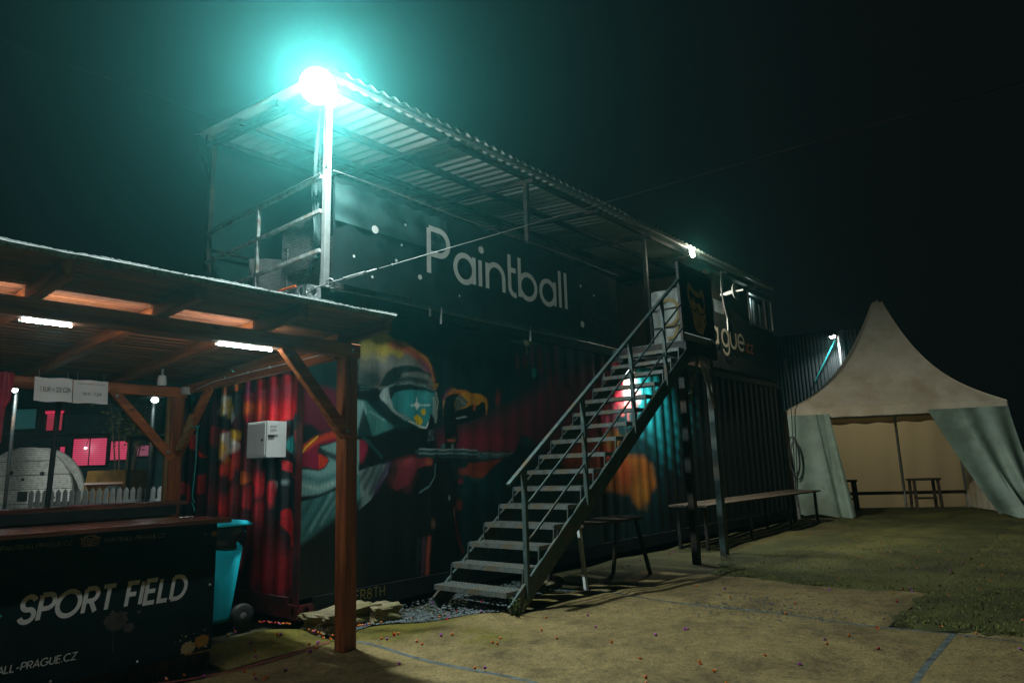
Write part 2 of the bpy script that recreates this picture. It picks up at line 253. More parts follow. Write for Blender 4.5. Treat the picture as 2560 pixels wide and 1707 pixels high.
def letters(parent, m, s, org, u, v, h, sw=.13, track=.12, slant=0, nrm=(0,-1,0), width=None, xs=None):
    u = Vector(u); o = Vector(org); tot = sum(GL[c][1]+track for c in s)-track; sx = (width/(tot*h)) if width else 1; x = 0
    for i, c in enumerate(s):
        if xs: x = xs[i]/h/sx
        if GL[c][0]:
            g = G()
            for k, pl in enumerate(GL[c][0]):
                stroke(g, pl, sw, lambda a, b, l: o+u*((x+a)*h*sx+b*h*slant)+Vector(v)*(b*h)+Vector(nrm)*l, .0004*k)
            obj('letter', g, m, parent)
        x += GL[c][1]+track
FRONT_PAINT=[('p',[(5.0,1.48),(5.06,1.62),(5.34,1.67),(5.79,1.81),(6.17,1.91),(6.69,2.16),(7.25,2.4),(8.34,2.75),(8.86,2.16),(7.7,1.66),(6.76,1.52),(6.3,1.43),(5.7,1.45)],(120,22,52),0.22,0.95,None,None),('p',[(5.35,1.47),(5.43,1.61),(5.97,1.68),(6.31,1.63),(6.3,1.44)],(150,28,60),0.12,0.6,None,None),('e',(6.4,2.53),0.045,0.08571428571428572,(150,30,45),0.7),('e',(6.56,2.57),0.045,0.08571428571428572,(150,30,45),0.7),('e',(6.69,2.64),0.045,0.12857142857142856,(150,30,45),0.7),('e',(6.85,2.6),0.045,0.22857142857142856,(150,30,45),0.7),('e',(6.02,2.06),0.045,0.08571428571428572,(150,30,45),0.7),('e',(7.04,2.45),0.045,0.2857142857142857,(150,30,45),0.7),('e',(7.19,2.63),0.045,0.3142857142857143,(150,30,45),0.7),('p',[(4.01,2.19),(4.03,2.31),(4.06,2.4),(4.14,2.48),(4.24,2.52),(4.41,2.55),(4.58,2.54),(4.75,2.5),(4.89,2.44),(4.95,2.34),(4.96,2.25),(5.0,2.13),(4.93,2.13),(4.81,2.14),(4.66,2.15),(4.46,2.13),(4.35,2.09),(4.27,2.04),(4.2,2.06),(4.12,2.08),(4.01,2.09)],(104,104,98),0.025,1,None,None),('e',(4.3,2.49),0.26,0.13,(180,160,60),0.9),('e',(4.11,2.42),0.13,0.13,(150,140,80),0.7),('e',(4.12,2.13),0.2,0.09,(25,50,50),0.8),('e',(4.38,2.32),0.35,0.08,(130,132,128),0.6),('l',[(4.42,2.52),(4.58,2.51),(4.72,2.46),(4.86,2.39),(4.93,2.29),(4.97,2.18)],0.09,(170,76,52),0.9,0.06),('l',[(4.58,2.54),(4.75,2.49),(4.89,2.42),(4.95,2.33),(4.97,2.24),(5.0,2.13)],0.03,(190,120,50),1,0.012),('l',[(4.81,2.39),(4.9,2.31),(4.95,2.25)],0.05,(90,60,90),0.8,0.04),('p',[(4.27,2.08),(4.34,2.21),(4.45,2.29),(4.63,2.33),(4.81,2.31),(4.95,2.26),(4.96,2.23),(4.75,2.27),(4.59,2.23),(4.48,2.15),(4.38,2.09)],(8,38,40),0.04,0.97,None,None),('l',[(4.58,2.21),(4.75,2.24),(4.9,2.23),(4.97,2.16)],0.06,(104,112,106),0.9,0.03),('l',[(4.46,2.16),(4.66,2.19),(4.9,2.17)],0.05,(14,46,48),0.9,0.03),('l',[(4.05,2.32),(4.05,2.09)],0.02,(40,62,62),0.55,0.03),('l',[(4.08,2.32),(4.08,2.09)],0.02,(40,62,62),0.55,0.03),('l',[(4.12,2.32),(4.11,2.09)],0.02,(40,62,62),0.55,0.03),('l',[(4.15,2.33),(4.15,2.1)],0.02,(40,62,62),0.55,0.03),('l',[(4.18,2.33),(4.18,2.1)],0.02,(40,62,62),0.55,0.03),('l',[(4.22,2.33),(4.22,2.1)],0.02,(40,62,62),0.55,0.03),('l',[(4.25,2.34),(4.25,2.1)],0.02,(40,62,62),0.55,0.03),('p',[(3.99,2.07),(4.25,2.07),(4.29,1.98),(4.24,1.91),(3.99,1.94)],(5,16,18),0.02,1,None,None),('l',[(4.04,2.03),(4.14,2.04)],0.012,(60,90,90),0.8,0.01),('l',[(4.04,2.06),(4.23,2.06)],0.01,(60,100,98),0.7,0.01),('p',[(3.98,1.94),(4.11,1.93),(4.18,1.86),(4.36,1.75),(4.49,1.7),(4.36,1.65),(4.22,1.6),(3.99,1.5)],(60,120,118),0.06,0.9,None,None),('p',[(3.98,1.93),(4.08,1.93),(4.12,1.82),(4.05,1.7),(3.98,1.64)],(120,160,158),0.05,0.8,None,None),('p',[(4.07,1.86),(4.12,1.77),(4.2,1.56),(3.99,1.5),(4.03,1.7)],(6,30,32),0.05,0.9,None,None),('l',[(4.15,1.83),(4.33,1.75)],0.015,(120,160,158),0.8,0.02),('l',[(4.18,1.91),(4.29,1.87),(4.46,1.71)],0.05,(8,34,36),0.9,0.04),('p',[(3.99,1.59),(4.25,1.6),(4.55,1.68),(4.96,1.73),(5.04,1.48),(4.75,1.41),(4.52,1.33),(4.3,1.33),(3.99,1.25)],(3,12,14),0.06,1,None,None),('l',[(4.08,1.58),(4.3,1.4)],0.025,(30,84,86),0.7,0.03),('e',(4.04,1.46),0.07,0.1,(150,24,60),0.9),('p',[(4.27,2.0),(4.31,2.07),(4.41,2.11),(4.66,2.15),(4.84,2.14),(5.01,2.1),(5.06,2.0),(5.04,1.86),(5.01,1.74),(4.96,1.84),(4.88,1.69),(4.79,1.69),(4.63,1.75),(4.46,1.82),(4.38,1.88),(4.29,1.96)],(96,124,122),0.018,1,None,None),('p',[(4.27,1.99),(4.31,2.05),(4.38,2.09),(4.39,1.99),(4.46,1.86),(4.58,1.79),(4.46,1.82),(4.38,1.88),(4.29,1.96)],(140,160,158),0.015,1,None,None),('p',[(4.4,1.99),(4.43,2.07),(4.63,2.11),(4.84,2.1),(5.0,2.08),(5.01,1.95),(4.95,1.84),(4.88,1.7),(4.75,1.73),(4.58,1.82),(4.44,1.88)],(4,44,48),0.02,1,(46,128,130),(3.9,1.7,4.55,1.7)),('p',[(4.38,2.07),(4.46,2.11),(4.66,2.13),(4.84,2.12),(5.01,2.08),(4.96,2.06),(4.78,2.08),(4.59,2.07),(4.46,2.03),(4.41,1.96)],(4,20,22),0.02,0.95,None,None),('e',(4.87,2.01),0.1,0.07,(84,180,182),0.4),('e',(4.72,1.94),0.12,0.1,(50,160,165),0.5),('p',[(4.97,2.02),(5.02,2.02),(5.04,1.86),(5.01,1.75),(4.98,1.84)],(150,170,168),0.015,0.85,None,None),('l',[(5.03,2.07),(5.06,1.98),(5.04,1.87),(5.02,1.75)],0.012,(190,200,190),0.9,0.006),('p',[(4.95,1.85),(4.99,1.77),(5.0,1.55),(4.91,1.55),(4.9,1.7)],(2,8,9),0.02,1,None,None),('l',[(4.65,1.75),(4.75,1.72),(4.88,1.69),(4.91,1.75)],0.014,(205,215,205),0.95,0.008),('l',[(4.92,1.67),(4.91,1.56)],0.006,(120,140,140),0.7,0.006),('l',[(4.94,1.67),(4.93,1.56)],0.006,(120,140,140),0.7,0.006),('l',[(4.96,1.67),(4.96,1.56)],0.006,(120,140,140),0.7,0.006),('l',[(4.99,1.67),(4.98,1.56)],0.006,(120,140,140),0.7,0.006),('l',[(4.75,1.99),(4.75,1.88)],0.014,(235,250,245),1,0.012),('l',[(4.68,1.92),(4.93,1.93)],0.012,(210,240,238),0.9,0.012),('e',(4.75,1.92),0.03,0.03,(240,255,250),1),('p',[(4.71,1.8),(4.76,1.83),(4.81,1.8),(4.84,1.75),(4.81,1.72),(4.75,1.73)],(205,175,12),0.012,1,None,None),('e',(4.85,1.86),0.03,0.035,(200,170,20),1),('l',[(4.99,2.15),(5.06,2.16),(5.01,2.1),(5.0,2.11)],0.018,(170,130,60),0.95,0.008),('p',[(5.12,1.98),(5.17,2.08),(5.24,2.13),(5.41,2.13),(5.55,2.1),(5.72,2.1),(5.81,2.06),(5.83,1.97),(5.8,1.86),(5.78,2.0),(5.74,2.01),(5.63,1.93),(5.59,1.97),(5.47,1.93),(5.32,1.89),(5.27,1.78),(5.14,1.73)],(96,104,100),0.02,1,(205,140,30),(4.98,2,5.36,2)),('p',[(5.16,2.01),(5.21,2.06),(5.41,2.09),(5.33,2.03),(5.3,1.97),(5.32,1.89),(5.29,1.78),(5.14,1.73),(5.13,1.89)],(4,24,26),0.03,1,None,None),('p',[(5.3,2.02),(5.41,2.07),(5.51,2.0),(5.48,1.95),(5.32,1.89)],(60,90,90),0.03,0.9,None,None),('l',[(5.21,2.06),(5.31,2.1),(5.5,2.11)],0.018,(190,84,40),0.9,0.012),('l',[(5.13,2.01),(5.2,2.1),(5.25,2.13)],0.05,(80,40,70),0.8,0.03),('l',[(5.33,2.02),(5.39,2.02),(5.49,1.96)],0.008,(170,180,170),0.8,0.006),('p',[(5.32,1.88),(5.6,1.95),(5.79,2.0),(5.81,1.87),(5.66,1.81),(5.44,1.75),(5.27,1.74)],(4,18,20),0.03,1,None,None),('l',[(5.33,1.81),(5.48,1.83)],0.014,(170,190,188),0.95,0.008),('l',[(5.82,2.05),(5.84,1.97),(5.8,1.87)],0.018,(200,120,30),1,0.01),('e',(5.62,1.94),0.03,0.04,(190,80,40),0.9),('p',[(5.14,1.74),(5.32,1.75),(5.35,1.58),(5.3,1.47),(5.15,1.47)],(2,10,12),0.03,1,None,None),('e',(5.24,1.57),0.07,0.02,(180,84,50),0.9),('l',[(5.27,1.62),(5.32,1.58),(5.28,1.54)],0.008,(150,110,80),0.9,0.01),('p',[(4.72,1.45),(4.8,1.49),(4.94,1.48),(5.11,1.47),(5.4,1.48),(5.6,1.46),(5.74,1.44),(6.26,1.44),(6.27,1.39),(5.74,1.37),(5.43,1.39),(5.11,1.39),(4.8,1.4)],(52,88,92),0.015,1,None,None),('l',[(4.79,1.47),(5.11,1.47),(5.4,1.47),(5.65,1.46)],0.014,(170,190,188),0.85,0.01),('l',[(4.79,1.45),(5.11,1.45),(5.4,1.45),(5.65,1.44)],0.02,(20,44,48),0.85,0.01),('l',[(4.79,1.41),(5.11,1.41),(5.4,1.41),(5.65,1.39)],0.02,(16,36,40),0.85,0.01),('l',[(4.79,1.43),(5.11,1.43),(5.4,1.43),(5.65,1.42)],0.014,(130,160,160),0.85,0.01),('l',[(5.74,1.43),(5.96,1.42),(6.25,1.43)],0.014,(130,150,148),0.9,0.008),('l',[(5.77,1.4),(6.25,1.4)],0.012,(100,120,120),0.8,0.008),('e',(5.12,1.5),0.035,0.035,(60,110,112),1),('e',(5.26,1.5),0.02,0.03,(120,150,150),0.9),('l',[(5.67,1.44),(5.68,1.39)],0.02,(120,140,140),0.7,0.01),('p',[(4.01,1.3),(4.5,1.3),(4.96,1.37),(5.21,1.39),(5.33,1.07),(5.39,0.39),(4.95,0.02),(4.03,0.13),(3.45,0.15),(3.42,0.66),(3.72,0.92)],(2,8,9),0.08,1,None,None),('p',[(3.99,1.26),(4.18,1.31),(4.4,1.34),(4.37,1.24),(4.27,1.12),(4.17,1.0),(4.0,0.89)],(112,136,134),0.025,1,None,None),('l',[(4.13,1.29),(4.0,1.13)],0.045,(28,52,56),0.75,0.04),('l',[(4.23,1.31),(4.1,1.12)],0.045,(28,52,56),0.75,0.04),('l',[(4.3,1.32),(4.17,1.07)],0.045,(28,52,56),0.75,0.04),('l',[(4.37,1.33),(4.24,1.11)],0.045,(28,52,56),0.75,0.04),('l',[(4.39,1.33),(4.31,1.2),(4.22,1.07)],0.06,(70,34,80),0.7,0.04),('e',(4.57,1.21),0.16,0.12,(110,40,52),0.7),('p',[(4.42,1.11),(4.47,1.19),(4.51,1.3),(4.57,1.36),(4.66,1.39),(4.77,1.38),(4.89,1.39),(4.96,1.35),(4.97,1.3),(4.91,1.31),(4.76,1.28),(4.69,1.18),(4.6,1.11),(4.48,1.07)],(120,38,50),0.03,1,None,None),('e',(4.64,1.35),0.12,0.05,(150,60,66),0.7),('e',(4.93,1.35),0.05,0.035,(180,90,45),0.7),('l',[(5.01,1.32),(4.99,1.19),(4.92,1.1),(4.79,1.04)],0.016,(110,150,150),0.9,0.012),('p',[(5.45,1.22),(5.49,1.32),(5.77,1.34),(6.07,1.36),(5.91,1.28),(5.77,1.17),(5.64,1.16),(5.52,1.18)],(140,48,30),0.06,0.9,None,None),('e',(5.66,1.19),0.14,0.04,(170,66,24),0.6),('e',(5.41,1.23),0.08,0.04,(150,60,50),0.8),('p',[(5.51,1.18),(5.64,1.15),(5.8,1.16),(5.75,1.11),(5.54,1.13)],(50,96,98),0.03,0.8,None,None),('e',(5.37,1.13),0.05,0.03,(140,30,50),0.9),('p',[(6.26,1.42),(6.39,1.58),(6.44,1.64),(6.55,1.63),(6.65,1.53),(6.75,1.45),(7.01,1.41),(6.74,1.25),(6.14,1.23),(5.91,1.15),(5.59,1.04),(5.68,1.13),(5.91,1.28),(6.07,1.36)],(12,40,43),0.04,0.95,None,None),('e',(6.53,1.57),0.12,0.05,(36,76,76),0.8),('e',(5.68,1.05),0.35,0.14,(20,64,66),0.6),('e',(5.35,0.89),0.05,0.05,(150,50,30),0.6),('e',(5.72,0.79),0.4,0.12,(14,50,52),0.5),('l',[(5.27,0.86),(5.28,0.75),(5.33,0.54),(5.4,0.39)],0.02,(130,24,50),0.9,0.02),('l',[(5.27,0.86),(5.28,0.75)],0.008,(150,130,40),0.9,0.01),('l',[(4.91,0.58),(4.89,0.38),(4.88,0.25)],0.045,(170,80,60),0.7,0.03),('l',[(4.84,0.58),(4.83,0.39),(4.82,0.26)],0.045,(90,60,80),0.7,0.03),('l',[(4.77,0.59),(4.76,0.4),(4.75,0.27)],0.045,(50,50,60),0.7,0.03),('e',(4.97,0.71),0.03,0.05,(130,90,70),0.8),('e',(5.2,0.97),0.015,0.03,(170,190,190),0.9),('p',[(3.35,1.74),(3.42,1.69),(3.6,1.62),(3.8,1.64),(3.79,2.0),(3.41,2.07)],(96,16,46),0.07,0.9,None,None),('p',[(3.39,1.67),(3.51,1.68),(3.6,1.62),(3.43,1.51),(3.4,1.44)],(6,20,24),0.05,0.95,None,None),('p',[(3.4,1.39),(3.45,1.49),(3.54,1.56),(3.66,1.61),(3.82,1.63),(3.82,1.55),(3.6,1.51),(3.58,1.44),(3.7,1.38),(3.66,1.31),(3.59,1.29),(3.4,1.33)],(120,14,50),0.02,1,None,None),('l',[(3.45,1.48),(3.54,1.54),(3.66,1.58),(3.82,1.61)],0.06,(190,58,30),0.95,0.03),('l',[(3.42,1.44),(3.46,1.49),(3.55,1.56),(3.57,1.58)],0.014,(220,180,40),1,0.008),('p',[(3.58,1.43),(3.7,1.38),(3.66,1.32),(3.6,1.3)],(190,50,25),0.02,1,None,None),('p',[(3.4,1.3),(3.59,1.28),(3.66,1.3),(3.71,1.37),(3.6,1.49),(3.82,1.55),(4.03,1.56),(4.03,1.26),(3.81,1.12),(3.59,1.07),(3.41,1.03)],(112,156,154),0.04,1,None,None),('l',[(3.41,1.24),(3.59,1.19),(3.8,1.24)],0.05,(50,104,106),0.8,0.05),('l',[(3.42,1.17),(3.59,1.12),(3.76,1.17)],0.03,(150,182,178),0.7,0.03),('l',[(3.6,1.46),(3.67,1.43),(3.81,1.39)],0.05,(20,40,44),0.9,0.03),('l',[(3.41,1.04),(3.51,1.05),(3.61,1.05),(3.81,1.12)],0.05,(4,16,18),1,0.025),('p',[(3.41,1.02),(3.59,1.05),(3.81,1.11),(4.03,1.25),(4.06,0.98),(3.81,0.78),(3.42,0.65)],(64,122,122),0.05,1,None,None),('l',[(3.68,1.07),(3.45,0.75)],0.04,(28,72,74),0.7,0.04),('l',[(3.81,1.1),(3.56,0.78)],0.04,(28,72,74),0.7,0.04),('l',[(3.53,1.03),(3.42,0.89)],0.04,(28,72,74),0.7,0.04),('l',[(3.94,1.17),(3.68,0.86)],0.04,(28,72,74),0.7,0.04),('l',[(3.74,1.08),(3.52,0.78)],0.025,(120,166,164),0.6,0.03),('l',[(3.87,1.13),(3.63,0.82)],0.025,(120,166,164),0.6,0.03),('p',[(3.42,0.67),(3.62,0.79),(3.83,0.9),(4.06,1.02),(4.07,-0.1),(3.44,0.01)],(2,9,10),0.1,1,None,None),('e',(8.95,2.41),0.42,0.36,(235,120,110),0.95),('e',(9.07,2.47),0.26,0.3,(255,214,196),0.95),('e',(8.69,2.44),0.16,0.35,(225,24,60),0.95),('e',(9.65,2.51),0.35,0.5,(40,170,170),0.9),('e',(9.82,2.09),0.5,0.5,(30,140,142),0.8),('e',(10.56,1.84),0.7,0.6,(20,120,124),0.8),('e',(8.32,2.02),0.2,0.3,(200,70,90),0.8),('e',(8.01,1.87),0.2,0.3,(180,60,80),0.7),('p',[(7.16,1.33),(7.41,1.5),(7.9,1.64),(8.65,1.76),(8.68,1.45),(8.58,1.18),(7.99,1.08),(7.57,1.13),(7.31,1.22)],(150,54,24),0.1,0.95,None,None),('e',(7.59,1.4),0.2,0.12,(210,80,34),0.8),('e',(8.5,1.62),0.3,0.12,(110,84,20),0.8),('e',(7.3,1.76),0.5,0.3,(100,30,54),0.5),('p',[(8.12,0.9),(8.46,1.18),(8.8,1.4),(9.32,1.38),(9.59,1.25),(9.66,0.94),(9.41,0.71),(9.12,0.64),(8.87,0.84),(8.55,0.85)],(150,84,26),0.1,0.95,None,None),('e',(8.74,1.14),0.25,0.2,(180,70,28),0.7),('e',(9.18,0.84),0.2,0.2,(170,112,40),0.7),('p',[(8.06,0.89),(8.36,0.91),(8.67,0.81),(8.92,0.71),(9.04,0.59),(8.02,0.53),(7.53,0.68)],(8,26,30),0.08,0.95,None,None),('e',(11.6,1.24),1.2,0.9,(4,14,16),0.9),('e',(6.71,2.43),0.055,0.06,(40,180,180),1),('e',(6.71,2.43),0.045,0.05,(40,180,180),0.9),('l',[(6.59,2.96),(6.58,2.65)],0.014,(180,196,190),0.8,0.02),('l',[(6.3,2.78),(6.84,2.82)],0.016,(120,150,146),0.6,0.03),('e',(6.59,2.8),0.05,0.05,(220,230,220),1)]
END_PAINT=[('p',[(6.51,2.17),(5.32,2.15),(5.3,1.75),(5.43,1.77),(5.58,1.73),(6.28,1.76),(6.4,1.86)],(170,14,34),0.06,0.95,None,None),('e',(5.7,1.83),0.25,0.16,(235,20,36),0.9),('e',(5.85,2.0),0.5,0.12,(120,20,50),0.7),('e',(6.36,2.08),0.15,0.1,(110,50,90),0.7),('e',(6.03,1.87),0.08,0.1,(220,70,30),0.8),('e',(6.33,1.91),0.1,0.06,(240,110,40),0.8),('p',[(6.88,2.13),(6.51,2.15),(6.47,1.97),(6.54,1.79),(6.68,1.8),(6.88,1.86)],(40,56,60),0.05,0.9,None,None),('e',(6.78,1.99),0.13,0.12,(235,230,215),0.95),('e',(6.65,1.93),0.1,0.1,(225,190,50),0.9),('e',(6.61,1.86),0.08,0.08,(235,235,225),0.9),('e',(6.84,1.94),0.08,0.07,(230,200,80),0.9),('e',(6.76,2.13),0.1,0.05,(225,100,40),0.8),('e',(6.53,2.14),0.05,0.04,(240,110,30),0.9),('p',[(6.88,1.85),(6.68,1.82),(6.67,1.71),(6.87,1.73)],(20,34,38),0.03,0.95,None,None),('p',[(7.02,1.78),(6.67,1.71),(6.49,1.67),(6.47,1.53),(6.65,1.44),(6.86,1.45),(7.03,1.62)],(190,40,50),0.05,0.8,None,None),('e',(6.59,1.65),0.12,0.09,(240,190,50),0.95),('e',(6.7,1.58),0.12,0.12,(250,240,225),0.95),('e',(6.8,1.55),0.09,0.1,(240,180,60),0.9),('e',(6.58,1.55),0.09,0.07,(245,240,230),0.9),('e',(6.64,1.39),0.12,0.09,(245,140,30),0.95),('e',(6.64,1.32),0.12,0.09,(220,50,30),0.9),('e',(6.49,1.43),0.06,0.1,(200,30,30),0.8),('e',(6.35,1.24),0.11,0.06,(235,110,30),0.95),('e',(6.94,1.45),0.12,0.2,(30,40,44),0.8),('p',[(7.25,1.79),(7.13,1.75),(7.09,1.62),(7.15,1.56),(7.3,1.65)],(14,34,36),0.02,0.95,None,None),('p',[(7.56,1.62),(7.38,1.74),(7.29,1.57),(7.12,1.45),(7.26,1.48)],(225,40,30),0.02,0.95,None,None),('l',[(7.11,1.45),(7.05,1.37),(7.09,1.33)],0.02,(240,170,40),1,0.01),('p',[(7.3,1.47),(7.12,1.44),(7.09,1.35),(7.19,1.28),(7.28,1.31)],(12,32,36),0.02,0.95,None,None),('p',[(7.71,1.47),(7.54,1.45),(7.51,1.25),(7.68,1.26)],(6,16,18),0.04,0.9,None,None),('p',[(7.32,1.26),(7.12,1.3),(7.1,1.1),(7.3,1.07)],(170,20,36),0.03,0.9,None,None),('p',[(7.7,1.21),(7.58,1.21),(7.56,1.07),(7.7,1.07)],(215,24,40),0.03,0.95,None,None),('e',(7.49,1.08),0.08,0.1,(210,30,36),0.9),('e',(7.57,0.97),0.15,0.1,(10,22,26),0.9),('e',(7.38,1.17),0.06,0.12,(8,24,28),0.9),('p',[(6.74,1.16),(6.62,1.18),(6.46,1.14),(6.45,1.0),(6.6,0.98),(6.74,1.07)],(8,26,30),0.04,0.9,None,None),('e',(6.66,0.96),0.1,0.1,(225,30,34),0.9),('e',(6.86,1.06),0.14,0.08,(130,20,36),0.8),('e',(6.49,1.06),0.2,0.1,(150,26,34),0.7),('e',(6.03,1.2),0.08,0.12,(215,30,44),0.9),('e',(6.22,1.07),0.08,0.12,(190,30,40),0.9),('e',(6.17,1.33),0.16,0.1,(120,22,40),0.8),('e',(6.01,0.91),0.1,0.1,(190,24,34),0.8),('p',[(6.2,1.42),(5.32,1.44),(5.28,0.51),(5.82,0.47),(5.87,1.19),(6.08,1.34)],(10,26,30),0.08,0.95,None,None),('p',[(5.65,1.73),(5.58,1.75),(5.48,1.76),(5.43,1.79),(5.32,1.71),(5.3,1.44),(5.56,1.45),(5.58,1.69)],(28,62,66),0.03,0.95,None,None),('p',[(5.47,1.65),(5.39,1.63),(5.33,1.57),(5.32,1.44),(5.37,1.45),(5.44,1.56)],(150,54,54),0.02,0.9,None,None),('e',(5.55,1.52),0.04,0.08,(60,190,190),0.9),('p',[(5.64,1.38),(5.59,1.38),(5.47,1.31),(5.45,1.25),(5.55,1.27),(5.64,1.31)],(200,36,48),0.015,0.95,None,None),('l',[(5.47,1.26),(5.37,1.2)],0.02,(120,40,50),0.8,0.01),('p',[(5.63,0.93),(5.6,0.96),(5.45,0.94),(5.42,0.84),(5.41,0.65),(5.5,0.66),(5.63,0.83)],(215,22,36),0.02,0.95,None,None),('e',(5.8,1.17),0.04,0.03,(140,170,170),0.8),('e',(5.61,1.19),0.04,0.03,(140,170,170),0.8),('e',(5.83,1.1),0.04,0.12,(190,30,44),0.9),('e',(7.49,2.11),0.045,0.06,(60,210,200),1),('e',(6.3,0.68),0.7,0.25,(90,14,28),0.8),('e',(5.75,0.44),0.5,0.2,(150,16,30),0.8)]
# ------------------------------------------------------------------ materials
STEEL = mat('dark painted steel', (.014,.021,.021), .55, .1, .5, 14, .2, dirt=(.09,.05,.03))
GALV = mat('galvanised steel', (.34,.36,.36), .42, .6, .25, 20, .15)
TREAD = mat('tread steel', (.15,.175,.17), .5, .3, .4, 26, .4, dirt=(.20,.14,.06), dscale=5)
POSTW = mat('pale painted steel', (.26,.285,.28), .45, .1, .2, 12, .1)
SHEET = mat('corrugated roof sheet', (.50,.52,.50), .5, .1, .12, 1.3, 0)
BLACKV = mat('black banner vinyl', (.012,.024,.025), .75, 0, .3, 5, .2, spec=.12)
BLACKW = mat('black cladding', (.014,.016,.016), .8, 0, .4, 6, .3, spec=.15)
BROWNW = mat('brown cladding', (.035,.024,.016), .8, 0, .4, 6, .3, sc=(6,6,1), spec=.15)
LETTER = mat('pale lettering', (.82,.83,.80), .5, 0, .12, 6, .05)
GOLD = mat('golden print', (.95,.55,.18), .5, 0, .25, 9, .1)
GOLDD = mat('faded gold print', (.10,.085,.04), .5, 0, .25, 9, .1)
WHITE = mat('white enamel', (.62,.66,.65), .4, 0, .06, 8, .05)
PAPER = mat('paper', (.66,.68,.67), .55, 0, .06, 5, .05)
INK = mat('black ink', (.03,.03,.03), .6, 0, .2, 9, 0)
WX = woodm('timber along x', 'x'); WY = woodm('timber along y', 'y'); WZ = woodm('timber along z', 'z')
CEIL = woodm('stained roof boards', 'x', (.36,.105,.028), (.15,.04,.010), .7)
DARKB = woodm('dark bench boards', 'x', (.12,.09,.055), (.045,.032,.02), .8)
OLDW = woodm('weathered timber', 'x', (.22,.16,.09), (.08,.055,.03), .8)
TOPW = woodm('varnished counter timber', 'x', (.17,.07,.04), (.06,.02,.014), .22)
RUB = mat('black rubber', (.02,.02,.02), .6, 0, .3, 12, .1)
TEALP = mat('turquoise plastic', (.01,.48,.60), .38, 0, .1, 10, .05)
TARP = mat('tent canvas', (.80,.75,.62), .75, 0, .12, 3, .25, dirt=(.60,.52,.37), dscale=1.1)
translucent(TARP, (.70,.60,.42), .28)
TARPG = mat('tent curtain vinyl', (.24,.34,.29), .5, 0, .25, 2.2, .9, dirt=(.15,.2,.15), dscale=1.2)
STONE = mat('rough stone', (.22,.18,.10), .9, 0, .45, 9, .7, dirt=(.10,.10,.02), dscale=3)

# ------------------------------------------------------------------ ground
def hgt(x, y):
    h = .016*math.sin(x*1.7+.6*math.sin(y*1.3))*math.sin(y*1.5+1.2)+.010*math.sin(x*3.3+y*2.1)+.006*math.sin(x*6.1-y*4.7+1)
    m = lambda cx, cy, a, b, k: k*math.exp(-((x-cx)/a)**2-((y-cy)/b)**2)
    h += m(4.3,4.15,.55,.22,.05)+m(5.9,4.05,.7,.2,.045)+m(3.15,5.25,.4,.22,.05)+m(3.2,4.45,.3,.3,.02)+m(6.6,3.75,.8,.22,.03)
    return h
def ground_mat(name, a, b, moss, mossf, fine=60):
    m, t, bs = nt(name); v = coords(t)
    n = noise(t, .9, 9, v, .62); n2 = noise(t, 5.5, 9, v, .7); n3 = noise(t, fine, 4, v, .7)
    c = ramp(t, n2, [(.3, a), (.7, b)])
    mk = t.nodes.new('ShaderNodeMath'); mk.operation = 'MULTIPLY_ADD'; L(t, n2, mk.inputs[0]); mk.inputs[1].default_value = .35; L(t, n, mk.inputs[2])
    sx = t.nodes.new('ShaderNodeSeparateXYZ'); L(t, v, sx.inputs[0]); my = t.nodes.new('ShaderNodeMapRange'); L(t, sx.outputs[1], my.inputs[0])
    my.inputs[1].default_value = 2.9; my.inputs[2].default_value = 5.0; my.inputs[3].default_value = 0; my.inputs[4].default_value = .26
    m2 = t.nodes.new('ShaderNodeMath'); m2.operation = 'ADD'; L(t, mk.outputs[0], m2.inputs[0]); L(t, my.outputs[0], m2.inputs[1]); mk = m2
    f = ramp(t, mk.outputs[0], [(mossf,(0,0,0)),(mossf+.14,(1,1,1))]); c = mixc(t, f, c, moss)
    sp = ramp(t, n3, [(.34,(.30,.30,.28)),(.5,(.85,.85,.85)),(.68,(1.0,1.0,1.0))]); c = mixc(t, .85, c, sp, 'MULTIPLY')
    md = ramp(t, noise(t, 19, 7, v, .72), [(.33,(.42,.42,.40)),(.50,(1,1,1)),(.68,(1.0,1.0,1.0))]); c = mixc(t, .8, c, md, 'MULTIPLY')
    st = ramp(t, noise(t, 1.7, 10, v, .75), [(.34,(.26,.25,.2)),(.52,(1,1,1))]); c = mixc(t, .8, c, st, 'MULTIPLY')
    L(t, c, bs.inputs['Base Color']); bs.inputs['Roughness'].default_value = .85
    ad = t.nodes.new('ShaderNodeMath'); ad.operation = 'ADD'; L(t, n2, ad.inputs[0]); L(t, n3, ad.inputs[1])
    bump(t, bs, ad.outputs[0], .9, .016); return m
SLABM = ground_mat('mossy concrete', (.215,.150,.050), (.40,.295,.115), (.170,.140,.006), .80)
DIRT = ground_mat('dark soil', (.045,.04,.03), (.09,.08,.05), (.06,.055,.015), .62, 90)
TURF = ground_mat('matted turf', (.10,.105,.020), (.19,.185,.042), (.075,.082,.012), .6, 140)

